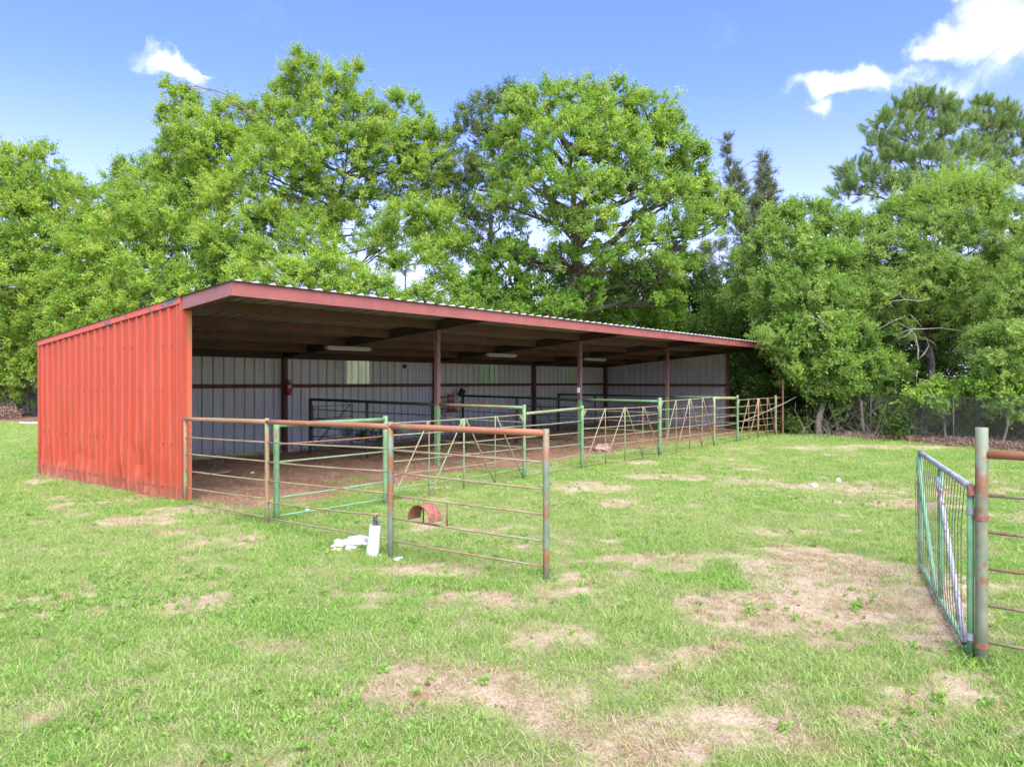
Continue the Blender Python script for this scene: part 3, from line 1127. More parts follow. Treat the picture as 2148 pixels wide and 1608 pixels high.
def braced_gate(t0, t1, zs0, zs1, label, mats, double=False, group='braced pipe gates along the shed front'):
    e = empty('pipe_gate', (t0, RW, 0), label, 'gate', group)
    a, b = t0 + .05, t1 - .05
    nrl = len(zs0)
    for i in range(nrl):
        if double:
            mid = (a + b) / 2
            pipe('rail', (a, RW, zs0[i]), (mid - .03, RW, (zs0[i] + zs1[i]) / 2), rr, mats[0], e, 7, .005)
            pipe('rail', (mid + .03, RW, (zs0[i] + zs1[i]) / 2), (b, RW, zs1[i]), rr, mats[0], e, 7, .005)
        else:
            pipe('rail', (a, RW, zs0[i] + random.uniform(-.008, .008)), (b, RW, zs1[i]), rr, mats[i % len(mats)], e, 7, random.uniform(0, .02))

    def zz(t, top):
        f = (t - a) / (b - a)
        k = 0 if top else nrl - 1
        return zs0[k] + (zs1[k] - zs0[k]) * f
    y = RW - .02
    fr = [.25, .5, .75]
    for f in fr:
        t = a + (b - a) * f
        if double and f == .5:
            for dx in (-.035, .035):
                pipe('upright', (t + dx, y, zz(t, 0) - .02), (t + dx, y, zz(t, 1) + .02), .017, 'pipe_orange', e, 7)
        else:
            pipe('upright', (t, y, zz(t, 0) - .03), (t, y, zz(t, 1) + .01), .016 if f == .5 else .010, mats[-1], e, 7)
    tq = [a, a + (b - a) * .25, a + (b - a) * .5, a + (b - a) * .75, b]
    for p_, q_ in ((tq[1] - .03, tq[0] + .04), (tq[2] - .04, tq[1] + .02), (tq[2] + .04, tq[3] - .02), (tq[3] + .03, tq[4] - .02)):
        pipe('brace', (p_, y - .012, zz(p_, 1)), (q_, y - .012, zz(q_, 0) + .03), .012, mats[1 % len(mats)], e, 7)
    plate(e, [(tq[2] - .13, zz(tq[2], 1)), (tq[2], zz(tq[2], 1) - .17), (tq[2] + .13, zz(tq[2], 1))], y + .01, 'pipe_pale')
    plate(e, [(tq[4] - .13, zz(tq[4], 1) - .01), (tq[4] - .005, zz(tq[4], 1) - .17), (tq[4] - .005, zz(tq[4], 1) - .01)], y + .012, 'pipe_orange')
    plate(e, [(tq[0] + .005, zz(tq[0], 1) - .01), (tq[0] + .005, zz(tq[0], 1) - .17), (tq[0] + .13, zz(tq[0], 1) - .01)], y + .012, 'pipe_pale')
    return e


Z7 = (1.31, 1.11, .90, .68, .46, .24, .03)
braced_gate(RT[1] + .04, RT[2], Z7, (1.33, 1.10, .88, .65, .45, .24, .01), 'nearest pipe gate with V braces, beside the bright green panel', ['rod_tan', 'rod_green'])
braced_gate(RT[3], RT[4], (1.37, 1.15, .93, .73, .51, .30, .11), (1.35, 1.14, .92, .70, .48, .26, .06), 'second pipe gate with V braces, in front of the pinkish stone', ['rod_tan', 'rod_tan', 'rod_green'])
e = empty('gate_post', (RT[4], RW, 0), 'stout pale green gate post between second and third braced gates', 'post')
pipe('shaft', (RT[4], RW, -.1), (RT[4], RW, 1.57), .05, 'pipe_green', e, 14)
for z0 in (1.02, .5):
    m = MB()
    m.tube([(RT[4], RW, z0), (RT[4], RW, z0 + .05)], .056, 14)
    m.build('hinge_band', 'hinge_rust', e)
braced_gate(RT[4] + .02, RT[5], (1.48, 1.25, .99, .73, .47, .22, .05), (1.53, 1.26, 1.0, .73, .46, .20, .04), 'third pipe gate with V braces, left of the short panel', ['rod_tan', 'rod_tan'])
braced_gate(RT[6], RT[7], (1.40, 1.18, .94, .70, .48, .25, .05), (1.42, 1.19, .95, .70, .48, .25, .04), 'tan double pipe gate with V braces at the far end of the row', ['rod_tan', 'pipe_orange'], True)
e = empty('row_fence', (RT[7], RW, 0), 'far corner pipe panel beyond the double gate at the wood edge', 'fence')
post(e, RT[7], RW, 1.50, 'rod_tan', .045)
post(e, 23.4, -2.46, 1.45, 'pipe_dark', .036)
bay(e, (RT[7], RW), (23.4, -2.46), (1.40, 1.15, .9, .65, .4, .16), (1.40, 1.15, .9, .65, .4, .16), ['rod_tan'], first='pipe_pale', fr=.028)
bay(e, (23.4, -2.46), (23.4, -.07), (1.40, 1.15, .9, .65, .4, .16), (1.46, 1.17, .9, .65, .4, .16), ['rod_green'], first='pipe_dark', fr=.028)

# dividers between the stalls, inside and out to the row
DL = [('first stall divider from the red wall, dark green pipe with pale outer rail', 6.06, 4.74, 2.45, RT[2], 1.52),
      ('second stall divider from the red wall, dark inside with pale outer rail', 12.1, 4.65, 2.39, RT[4], 1.53),
      ('third stall divider from the red wall, nearest the far end wall', 17.76, 4.68, 3.0, RT[6], 1.50)]
for lab, t, wb, wm, tr, zt in DL:
    e = empty('stall_divider', (t, wb, 0), lab, 'fence', 'stall dividers in the shed')
    dk = 'pipe_dark'
    post(e, t, wb, zt + .035, 'pipe_dark' if t > 7 else 'pipe_dark', .045)
    post(e, t, wm, zt, dk, .036)
    za = (zt, 1.26, 1.02, .78, .54, .30)
    bay(e, (t, wb), (t, .06), za, (1.47, 1.22, .98, .74, .50, .26), [dk], first=dk, fr=.036)
    bay(e, (t, -.06), (tr, RW), (1.47, 1.17, .92, .66, .42, .2), (1.47, 1.17, .92, .66, .42, .2), ['rod_tan', 'rod_green'], first='pipe_pale' if t < 7 else 'pipe_green', fr=.033)
# small inner gates swung open
for lab, t, w, L, sg in (('small dark inner gate swung open along the back wall, nearest the red wall', 6.11, 4.74, 1.45, 1),
                         ('small dark inner gate swung open beside the rust brown feeder', 12.05, 4.65, -1.35, 1),
                         ('small dark inner gate swung open farthest from the red wall', 17.7, 4.68, -1.55, 1)):
    e = empty('inner_gate', (t, w, 0), lab, 'gate', 'small inner stall gates')
    w = w + .03
    for z0 in (1.32, 1.0, .74, .5, .26):
        pipe('rail', (t, w, z0), (t + L, w + .05, z0 + .02), .009, 'pipe_dark', e, 6)
    for s in (0.04, 1.0):
        pipe('upright', (t + L * s, w + .05 * s, .22), (t + L * s, w + .05 * s, 1.38), .013, 'pipe_dark', e, 6)
    pipe('brace', (t + L * .08, w + .02, .26), (t + L * .97, w + .07, 1.36), .013, 'pipe_dark', e, 6)

# rusty stake and bare leaning pole by the far corner
m = MB()
m.tube([(21.06, -2.95, -.1), (21.05, -2.95, 1.0), (21.07, -2.95, 2.08)], [.03, .03, .028], 8)
tag(m.build('steel_stake', 'rust_plate'), 'thin rusty stake standing taller than the far corner fence', 'stake')
a, b = gnd(1556, 900, .62), at(1668, 832, 27.4)
m = MB()
m.tube([at(1556, 884, 25.6), at(1600, 866, 26.2), at(1640, 848, 26.8), at(1670, 832, 27.2)], [.016, .015, .013, .008], 6)
tag(m.build('dead_pole', 'deadwood'), 'pale dead stick leaning across the double gate', 'stick')

# ---------------------------------------------------------------- near gate on the right
gp = np.array([-.13, -11.22])
e = empty('pipe_fence', (gp[0], gp[1], 0), 'pipe fence with tall pale green post at the right edge, red top rail', 'fence')
pipe('post', (gp[0], gp[1], -.1), (gp[0], gp[1], 1.675), .0405, 'gatepost_paint', e, 20)
post(e, gp[0] + .05, -13.95, 1.6, 'pipe_post', .036)
bay(e, (gp[0] + .0, gp[1] - .035), (gp[0] + .05, -13.95), (1.487, 1.204, .942, .677, .42, .16), (1.487, 1.204, .942, .677, .42, .16), ['rod_tan'], first='pipe_rust', r=.0125, fr=.031)
g0, g1 = np.array([-.10, -11.150]), np.array([2.56, -10.40])
gd = (g1 - g0) / np.linalg.norm(g1 - g0)
GL = np.linalg.norm(g1 - g0)
e = empty('mesh_gate', (g0[0], g0[1], 0), 'green framed wire mesh gate swung open with silver top rail', 'gate')


def gpt(s, z, off=0.0):
    return (g0[0] + gd[0] * s - gd[1] * off, g0[1] + gd[1] * s + gd[0] * off, z)


ZB, ZT = .055, 1.245
pipe('top_rail', gpt(-.02, ZT), gpt(GL + .02, ZT), .025, 'silver_pipe', e, 14)
pipe('bottom_rail', gpt(.02, ZB), gpt(GL - .02, ZB), .022, 'mesh_pale', e, 12)
pipe('stile', gpt(0, .0), gpt(0, ZT - .02), .024, 'mesh_green', e, 14)
pipe('stile', gpt(GL, ZB), gpt(GL, ZT - .02), .024, 'mesh_green', e, 14)
pipe('stile', gpt(GL * .5, ZB + .02), gpt(GL * .5, ZT - .02), .021, 'mesh_green', e, 14)
pipe('brace', gpt(GL * .48, ZT - .10, .03), gpt(.05, ZB + .05, .03), .021, 'mesh_white', e, 12)
pipe('brace', gpt(GL - .03, ZT - .06, .03), gpt(GL * .53, ZB + .05, .03), .021, 'mesh_pale', e, 12)
nw = 22
for i in range(nw):
    s = .05 + (GL - .1) * i / (nw - 1)
    m = MB()
    m.tube([gpt(s + random.uniform(-.008, .008), ZB + (ZT - ZB) * j / 4, .052 if j not in (0, 4) else .03) for j in range(5)], .0032, 5)
    m.build('wire', 'wire_rust', e)
for i in range(8):
    z0 = .15 + i * .14
    m = MB()
    m.tube([gpt(.0 + GL * j / 4, z0 + random.uniform(-.004, .004), .056) for j in range(5)], .0022, 5)
    m.build('wire', 'wire_bright', e)
for z0 in (1.05, .15):
    m = MB()
    m.tube([(g0[0], g0[1], z0 - .0), (g0[0], g0[1], z0 + .05)], .0275, 14)
    m.build('hinge_band', 'silver_pipe', e)
    m = MB()
    m.tube([(gp[0], gp[1], z0 - .03), (gp[0], gp[1], z0 + .005)], .0455, 18)
    m.tube([(gp[0], gp[1] + .045, z0 - .012), (g0[0], g0[1] - .026, z0 + .0)], .013, 8)
    m.build('hinge_pin', 'hinge_rust', e)
m = MB()
m.tube([gpt(-.028, ZT - .06), gpt(-.012, ZT + .012)], [.026, .030], 12)
m.build('end_cap', 'hinge_rust', e)
# chain hanging on the far stile
ch = empty('gate_chain', gpt(GL + .03, .55), 'short rusty chain hanging on the free end of the mesh gate', 'chain')
for i in range(13):
    m = MB()
    c = np.array(gpt(GL + .03 + .006 * math.sin(i), .93 - i * .030, .02))
    pts = []
    for k in range(9):
        an = 2 * math.pi * k / 8
        u, v = .011 * math.cos(an), .020 * math.sin(an)
        d = np.array([gd[0], gd[1], 0]) if i % 2 else np.array([-gd[1], gd[0], 0])
        pts.append(c + d * u + np.array([0, 0, v]))
    m.tube(pts, .0035, 5, False)
    m.build('chain_link', 'chain_steel', ch)

# ---------------------------------------------------------------- white standpipe
b = gnd(782, 1166)
e = empty('water_hydrant', (b[0], b[1], 0), 'frost-free water hydrant in a white plastic sleeve beside the rusty fence', 'hydrant')
lean = RGT * .028
m = MB()
tp = (b[0] + lean[0], b[1] + lean[1], .36)
m.tube([(b[0], b[1], -.05), tp], .066, 20, False)
m.tube([tp, (b[0], b[1], -.05)], .058, 20, False)
smooth_auto(m.build('sleeve', 'pvc_white', e))
m = MB()
m.tube([(tp[0], tp[1], .28), (tp[0], tp[1], .30), (tp[0], tp[1], .345), (tp[0], tp[1], .37)], [.0575, .0575, .05, .02], 14)
m.tube([(tp[0], tp[1], .35), (tp[0], tp[1], .40), (tp[0], tp[1], .46), (tp[0], tp[1], .475)], [.020, .024, .026, .016], 10)
m.build('head', 'iron_dark', e)
m = MB()
sp = np.array([tp[0], tp[1], .42])
m.tube([sp, sp + np.array([RGT[0] * .03 - FWD[0] * .02, RGT[1] * .03 - FWD[1] * .02, 0]), sp + np.array([RGT[0] * .05 - FWD[0] * .03, RGT[1] * .05 - FWD[1] * .03, -.04])], [.014, .014, .017], 10)
m.build('spout', 'iron_dark', e)
m = MB()
m.tube([(tp[0] - RGT[0] * .02, tp[1] - RGT[1] * .02, .478), (tp[0] + RGT[0] * .045, tp[1] + RGT[1] * .045, .488)], [.009, .012], 8)
m.build('handle', 'copper_handle', e)
m = MB()
s_ = b[:2] - RGT * .068
m.tube([(s_[0], s_[1], -.03), (s_[0] + lean[0] * .3, s_[1] + lean[1] * .3, .12)], .007, 6)
m.build('drain_tube', 'pvc_white', e)

# ---------------------------------------------------------------- instancing for leaves and grass
def proto_object(name, verts, faces, mat):
    me = bpy.data.meshes.new(name)
    me.from_pydata([tuple(map(float, v)) for v in verts], [], faces)
    me.materials.append(MATS[mat])
    me.update()
    return bpy.data.objects.new(name, me)


def proto_set(name, objs):
    c = bpy.data.collections.new(name)
    for o in objs:
        c.objects.link(o)
    g = bpy.data.node_groups.new(name, 'GeometryNodeTree')
    g.interface.new_socket('Geometry', in_out='INPUT', socket_type='NodeSocketGeometry')
    g.interface.new_socket('Geometry', in_out='OUTPUT', socket_type='NodeSocketGeometry')
    gi, go = g.nodes.new('NodeGroupInput'), g.nodes.new('NodeGroupOutput')
    ci = g.nodes.new('GeometryNodeCollectionInfo')
    ci.inputs['Collection'].default_value = c
    ci.inputs['Separate Children'].default_value = True
    ci.inputs['Reset Children'].default_value = True
    ip = g.nodes.new('GeometryNodeInstanceOnPoints')
    ip.inputs['Pick Instance'].default_value = True

    def att(nm, t):
        a = g.nodes.new('GeometryNodeInputNamedAttribute')
        a.data_type = t
        a.inputs['Name'].default_value = nm
        return a.outputs[0]
    lk = g.links.new
    lk(gi.outputs[0], ip.inputs['Points'])
    lk(ci.outputs[0], ip.inputs['Instance'])
    lk(att('pick', 'INT'), ip.inputs['Instance Index'])
    lk(att('rot', 'FLOAT_VECTOR'), ip.inputs['Rotation'])
    lk(att('scl', 'FLOAT_VECTOR'), ip.inputs['Scale'])
    lk(ip.outputs[0], go.inputs[0])
    return g, len(objs)


def scatter(name, pset, P, rot, scl, parent=None, pick=None):
    P = np.asarray(P, np.float32)
    k = len(P)
    me = bpy.data.meshes.new(name)
    me.vertices.add(k)
    me.vertices.foreach_set('co', P.ravel())
    if pick is None:
        pick = RNG.integers(0, pset[1], k)
    a = me.attributes.new('pick', 'INT', 'POINT')
    a.data.foreach_set('value', np.asarray(pick, np.int32))
    a = me.attributes.new('rot', 'FLOAT_VECTOR', 'POINT')
    a.data.foreach_set('vector', np.asarray(rot, np.float32).ravel())
    scl = np.asarray(scl, np.float32)
    if scl.ndim == 1:
        scl = np.repeat(scl[:, None], 3, 1)
    a = me.attributes.new('scl', 'FLOAT_VECTOR', 'POINT')
    a.data.foreach_set('vector', scl.ravel())
    me.update()
    o = link(name, me, parent)
    md = o.modifiers.new('scatter', 'NODES')
    md.node_group = pset[0]
    return o


def aim(D, rng=RNG):
    """euler angles that turn +z to each row of D, random spin about it"""
    D = D / np.linalg.norm(D, axis=1, keepdims=True)
    th = np.arccos(np.clip(D[:, 2], -1, 1))
    ph = np.arctan2(D[:, 1], D[:, 0])
    # Rz(ph) Ry(th) Rz(spin) -> euler XYZ
    sp = rng.uniform(0, 2 * np.pi, len(D))
    ct, st, cp, s_p, cs, ss = np.cos(th), np.sin(th), np.cos(ph), np.sin(ph), np.cos(sp), np.sin(sp)
    r00 = cp * ct * cs - s_p * ss
    r10 = s_p * ct * cs + cp * ss
    r20 = -st * cs
    r21 = st * ss
    r22 = ct
    y = np.arcsin(np.clip(-r20, -1, 1))
    x = np.arctan2(r21, r22)
    z = np.arctan2(r10, r00)
    return np.stack([x, y, z], 1)


def unit(k, rng=RNG):
    v = rng.normal(size=(k, 3))
    return v / np.linalg.norm(v, axis=1, keepdims=True)


def leaf(verts, faces, p, d, up, l, w):
    """one leaf of two folded halves"""
    d = d / np.linalg.norm(d)
    s = np.cross(d, up)
    nrm = np.linalg.norm(s)
    s = s / nrm if nrm > 1e-6 else np.array([1.0, 0, 0])
    u = np.cross(s, d)
    b = len(verts)
    mid = p + d * l * .5
    verts += [p, mid + s * w * .5 + u * w * .12, p + d * l - u * l * .10, mid - s * w * .5 + u * w * .12]
    faces += [(b, b + 1, b + 2), (b, b + 2, b + 3)]


def twig(seed, length, nsub, nleaf, ll, lw, spread=.7, droop=.15):
    rg = np.random.default_rng(seed)
    V_, F_ = [], []
    for i in range(nsub):
        a = rg.uniform(0, 2 * np.pi)
        sp = spread * rg.uniform(.25, 1.0)
        d = np.array([math.cos(a) * sp, math.sin(a) * sp, 1.0])
        d /= np.linalg.norm(d)
        st = np.array([0, 0, length * rg.uniform(0, .35)])
        L = length * rg.uniform(.5, .9)
        for j in range(nleaf):
            t = (j + rg.uniform(0, .8)) / nleaf
            p = st + d * L * t + np.array([0, 0, -droop * t * t * length])
            dd = d * .35 + rg.normal(size=3) * .6
            up = np.array([0, 0, .5]) + d * .5 + rg.normal(size=3) * .38
            k = rg.uniform(.7, 1.25)
            leaf(V_, F_, p + rg.normal(size=3) * length * .03, dd, up, ll * k, lw * k)
    return V_, F_


def leaf_set(name, mat, seed, nvar=5, **kw):
    return proto_set(name, [proto_object(name, *twig(seed + i, **kw), mat) for i in range(nvar)])


LS = {
    'bright': leaf_set('spray_bright', 'leaf_bright', 100, length=.80, nsub=8, nleaf=13, ll=.098, lw=.048),
    'mid': leaf_set('spray_mid', 'leaf_mid', 120, length=.76, nsub=8, nleaf=13, ll=.098, lw=.052),
    'olive': leaf_set('spray_olive', 'leaf_olive', 140, length=.72, nsub=8, nleaf=12, ll=.09, lw=.04),
    'shrub': leaf_set('spray_shrub', 'leaf_shrub', 160, length=.70, nsub=9, nleaf=14, ll=.068, lw=.036, droop=.3),
    'tip': leaf_set('spray_tip', 'leaf_tip', 170, length=.8, nsub=3, nleaf=14, ll=.085, lw=.04, spread=.3, droop=.0),
    'vine': leaf_set('spray_vine', 'leaf_vine', 180, length=.58, nsub=8, nleaf=12, ll=.09, lw=.066, spread=1.2),
    'under': leaf_set('spray_under', 'leaf_under', 200, length=.8, nsub=6, nleaf=8, ll=.13, lw=.07, spread=.9),
    'broad': leaf_set('spray_broad', 'leaf_vine', 220, length=.7, nsub=6, nleaf=8, ll=.15, lw=.075, spread=.9, droop=.4),
    'cedar': leaf_set('spray_cedar', 'leaf_cedar', 240, length=.65, nsub=9, nleaf=10, ll=.09, lw=.022, spread=.5),
}


def needle_tuft(seed):
    rg = np.random.default_rng(seed)
    V_, F_ = [], []
    for i in range(130):
        t = rg.uniform(0, 1)
        a = rg.uniform(0, 2 * np.pi)
        tilt = 1.25 - .95 * t + rg.normal() * .15
        d = np.array([math.cos(a) * math.sin(tilt), math.sin(a) * math.sin(tilt), math.cos(tilt)])
        p = np.array([0, 0, .42 * t])
        s = np.cross(d, rg.normal(size=3))
        s = s / np.linalg.norm(s) * .0075
        b = len(V_)
        V_ += [p - s, p + s, p + d * rg.uniform(.20, .28)]
        F_.append((b, b + 1, b + 2))
    return V_, F_


LS['pine'] = proto_set('needle_tuft', [proto_object('needle_tuft', *needle_tuft(300 + i), 'needle') for i in range(4)])


# ---------------------------------------------------------------- trees
def curve_pts(a, b, k, bend, rg):
    a, b = np.array(a, float), np.array(b, float)
    L = np.linalg.norm(b - a)
    o1, o2 = rg.normal(size=3) * bend * L, rg.normal(size=3) * bend * L
    out = []
    for i in range(k + 1):
        t = i / k
        out.append(a + (b - a) * t + o1 * math.sin(math.pi * t) + o2 * math.sin(2 * math.pi * t) * .5)
    return out


def lobe_points(c, r, kk, rg, up=.35, flat=1.0):
    """spray positions over a lumpy ball: a skin of foliage plus clumps that stand out of it"""
    c = np.array(c)
    r = max(.45 * r, 1.06 * r - .42)
    k1 = int(kk * .6)
    d = rg.normal(size=(k1, 3))
    d /= np.linalg.norm(d, axis=1, keepdims=True)
    d[:, 2] = np.where((d[:, 2] < -.3) & (rg.uniform(size=k1) < .6), -d[:, 2], d[:, 2])
    rad = rg.uniform(.3, 1.0, k1) ** .5
    lump_ = 1 + .22 * np.sin(d[:, 0] * 5 + c[0]) * np.cos(d[:, 1] * 6 + c[1]) + .12 * np.sin(d[:, 2] * 9 + c[2])
    P1 = c + d * (rad * lump_)[:, None] * r * np.array([1, 1, flat])
    k2 = kk - k1
    nc = int(7 + 3.5 * r)
    e = rg.normal(size=(nc, 3)) + np.array([0, 0, .35])
    e /= np.linalg.norm(e, axis=1, keepdims=True)
    cc = c + e * rg.uniform(.7, 1.12, nc)[:, None] * r * np.array([1, 1, flat])
    w = rg.integers(0, nc, k2)
    off = rg.normal(size=(k2, 3)) * r * np.array([.17, .17, .12]) * rg.uniform(.5, 1.2, nc)[w][:, None]
    P = np.concatenate([P1, cc[w] + off])
    dd = (P - c) / r
    D = dd * .9 + np.array([0, 0, up]) + rg.normal(size=(kk, 3)) * .35
    return P, D


def tree(name, label, base, depth, lobes, kinds, dens=36, trunk_r=.2, bark='bark_grey', spread=.5, scale=1.0, limbs=True, fork=None, group=None, up=.35, flat=.9, seed=1, zoff=0, cat='tree', sub=4, limb_r=None):
    """base: photo pixel x of the foot and its distance; lobes: photo px, py, radius px [, extra distance m [, kind]]"""
    rg = np.random.default_rng(seed)
    b = at(base, 900, depth)
    b[2] = -.1
    e = empty(name, (b[0], b[1], 0), label, cat, group)
    m = MB()
    cs = []
    for L in lobes:
        px, py, rp = L[:3]
        off = L[3] if len(L) > 3 and L[3] is not None else rg.uniform(-1, 1) * spread * 4
        dd = depth + off
        cs.append((at(px, py, dd), rp * dd / FPX, L[4] if len(L) > 4 else None))
    top = max(c[0][2] for c in cs)
    mean = np.mean([c[0] for c in cs], 0)
    fk = fork if fork else top * .32
    f_ = np.array([b[0] * .6 + mean[0] * .4, b[1] * .6 + mean[1] * .4, fk])
    lead = max(cs, key=lambda c: c[0][2])[0]
    tp = curve_pts(b, f_, 5, .03, rg)
    m.tube(tp, [trunk_r * (1.35 if i == 0 else 1 - .06 * i) for i in range(6)], 10)
    t2 = curve_pts(f_, f_ * .25 + lead * .75, 8, .035, rg)
    m.tube(t2, [trunk_r * (.72 - .07 * i) for i in range(9)], 8)
    spine = tp[3:] + t2
    if limbs:
        for c, r, _ in cs:
            zs = [p for p in spine if p[2] < c[2] - .1 * r] or [spine[0]]
            s0 = min(zs, key=lambda p: np.linalg.norm(p - c) + .35 * abs(p[2] - c[2] * .72))
            lr = (limb_r or trunk_r) * .36 * min(1.2, .5 + r / 4)
            pts = curve_pts(s0, c, 6, .06, rg)
            m.tube(pts, [lr * (1 - .11 * i) for i in range(7)], 6, False)
            for j in range(sub):
                d = unit(1, rg)[0]
                d[2] = abs(d[2]) * .8
                q = c + d * r * .85
                st = pts[rg.integers(3, 7)]
                m.tube(curve_pts(st, q, 4, .08, rg), [lr * .36, lr * .30, lr * .23, lr * .16, lr * .08], 5, False)
    smooth_auto(m.build('trunk', bark, e))
    groups = {}
    for c, r, kd in cs:
        kk = int(1.15 * dens * r * r / (scale * scale)) + 10
        P, D = lobe_points(c, r, kk, rg, up, flat)
        ks = [kd] if kd else kinds
        w = rg.integers(0, len(ks), kk)
        for i, k_ in enumerate(ks):
            groups.setdefault(k_, []).append((P[w == i], D[w == i]))
    for k_, lst in groups.items():
        P = np.concatenate([a for a, _ in lst])
        D = np.concatenate([d for _, d in lst])
        ok = (P[:, 2] > .15) & ~((P[:, 0] > -.6) & (P[:, 0] < 24.1) & (P[:, 1] > -2.0) & (P[:, 1] < 6.7) & (P[:, 2] < 4.2))
        P, D = P[ok], D[ok]
        tag(scatter('crown', LS[k_], P, aim(D, rg), rg.uniform(.75, 1.3, len(P)) * scale, e), kind='stuff')
    return e, b


tree('hackberry_tree', 'bright green tree at the left edge, behind the mown grass', 30, 45,
     [(60, 385, 85, -1), (-30, 400, 90, 0), (130, 450, 85, -1), (20, 480, 120, -2), (110, 540, 95, -2), (-40, 570, 110, -1), (50, 620, 110, -3), (130, 640, 80, -2), (10, 720, 90, -3), (90, 715, 75, -3), (60, 790, 60, -3), (-60, 720, 100, 0), (-10, 800, 60, -2)],
     ['bright', 'bright', 'mid'], 44, .3, seed=5, scale=1.15)
tree('hackberry_tree', 'spreading bright green tree rising above the low end of the red wall', 250, 42,
     [(290, 390, 60, 1), (340, 370, 45, 2), (240, 450, 75, 0), (330, 450, 90, -1), (400, 420, 80, 1), (180, 520, 80, 0), (280, 540, 110, -3), (390, 530, 110, -2), (200, 610, 85, -4), (310, 630, 95, -5), (420, 620, 80, -4), (150, 660, 55, -5), (230, 690, 60, -5), (480, 560, 90, -2)],
     ['bright', 'mid'], 42, .28, seed=6, scale=1.1)
tree('tall_elm_tree', 'tallest yellow-green tree with open crown behind the near end of the shed', 735, 40,
     [(650, 170, 62, 0), (610, 215, 55, 1), (700, 205, 60, -1), (740, 150, 22, 0), (770, 250, 62, 0), (845, 235, 50, 1), (880, 290, 45, 0), (650, 290, 90, -1), (560, 280, 60, 1),
      (490, 250, 55, 1), (390, 215, 38, 2), (350, 190, 20, 2), (410, 280, 62, 1), (470, 330, 85, 0), (570, 380, 95, -2), (720, 350, 90, -1), (820, 350, 75, 0), (900, 350, 50, 0), (660, 430, 70, 1), (500, 440, 90, -2),
      (430, 400, 60, 1), (590, 480, 80, -2), (780, 430, 55, 1), (880, 440, 45, 0), (640, 520, 70, -3), (560, 560, 70, -4), (820, 500, 36, -1), (690, 560, 50, -4), (480, 520, 70, -3), (930, 400, 45, 1), (610, 590, 60, -5), (440, 330, 70, 1), (540, 320, 60, 0), (610, 330, 60, -1), (780, 310, 60, -1), (850, 300, 50, 0), (920, 310, 40, 1), (350, 250, 30, 2), (380, 330, 60, 2), (940, 450, 45, 1), (720, 470, 60, 0), (790, 520, 45, -1), (860, 390, 48, 1), (740, 590, 42, -3), (680, 600, 46, -4), (520, 600, 60, -5), (900, 500, 40, 1)],
     ['bright', 'bright', 'mid'], 36, .22, seed=7, fork=6.5, sub=5)
tree('young_elm_tree', 'lower light green tree between the tall elm and the dark oak, above the roof', 870, 37,
     [(850, 470, 50, 0), (910, 480, 55, 0), (890, 540, 45, -1), (950, 530, 45, 0), (830, 560, 32, 0), (930, 600, 42, -1), (880, 630, 36, -2), (800, 620, 40, -2), (990, 620, 46, -1), (960, 660, 40, -2), (760, 610, 44, -2), (835, 640, 34, -2), (700, 620, 42, -2)],
     ['bright', 'mid'], 44, .12, seed=8, fork=3.5)
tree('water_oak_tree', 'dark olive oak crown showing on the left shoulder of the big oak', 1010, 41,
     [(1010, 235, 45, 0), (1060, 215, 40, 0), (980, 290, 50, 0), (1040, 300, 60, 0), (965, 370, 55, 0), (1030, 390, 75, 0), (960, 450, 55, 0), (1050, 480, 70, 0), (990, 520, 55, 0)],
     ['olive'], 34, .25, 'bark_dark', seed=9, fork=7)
tree('big_oak_tree', 'broad round-crowned oak with heavy limbs behind the middle of the shed', 1150, 35,
     [(1140, 225, 62, 0), (1210, 215, 58, 1), (1290, 220, 62, 0), (1360, 250, 62, 1), (1110, 290, 62, -1), (1200, 300, 75, -2), (1290, 310, 75, -2), (1390, 320, 70, 0), (1430, 370, 52, 1), (1080, 370, 50, 0), (1140, 390, 60, -2),
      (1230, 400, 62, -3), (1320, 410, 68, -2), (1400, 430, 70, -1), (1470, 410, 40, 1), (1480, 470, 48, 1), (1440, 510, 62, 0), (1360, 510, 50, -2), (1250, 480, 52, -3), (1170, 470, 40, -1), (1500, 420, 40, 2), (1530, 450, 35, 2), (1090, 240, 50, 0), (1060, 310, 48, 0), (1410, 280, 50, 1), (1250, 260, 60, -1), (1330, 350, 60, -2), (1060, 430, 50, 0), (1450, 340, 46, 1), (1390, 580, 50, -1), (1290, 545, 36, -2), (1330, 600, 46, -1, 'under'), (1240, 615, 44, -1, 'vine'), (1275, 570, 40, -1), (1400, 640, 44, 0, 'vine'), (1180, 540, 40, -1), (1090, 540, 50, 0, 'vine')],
     ['mid', 'mid', 'bright'], 36, .40, 'bark_dark', seed=10, fork=5.2, sub=5, limb_r=.5)
tree('vine_covered_tree', 'low trunks smothered in bright vines just above the middle of the roof', 1120, 36,
     [(1060, 560, 62, 0, 'vine'), (1020, 610, 55, 0, 'vine'), (1120, 620, 48, -1, 'vine'), (1160, 560, 36, 0, 'vine'), (1210, 590, 48, 0, 'vine'), (1090, 660, 50, -1, 'vine'), (1000, 660, 42, -1, 'vine'), (1180, 655, 50, -2, 'vine')],
     ['vine', 'vine', 'mid'], 46, .3, 'bark_dark', seed=11, fork=4)
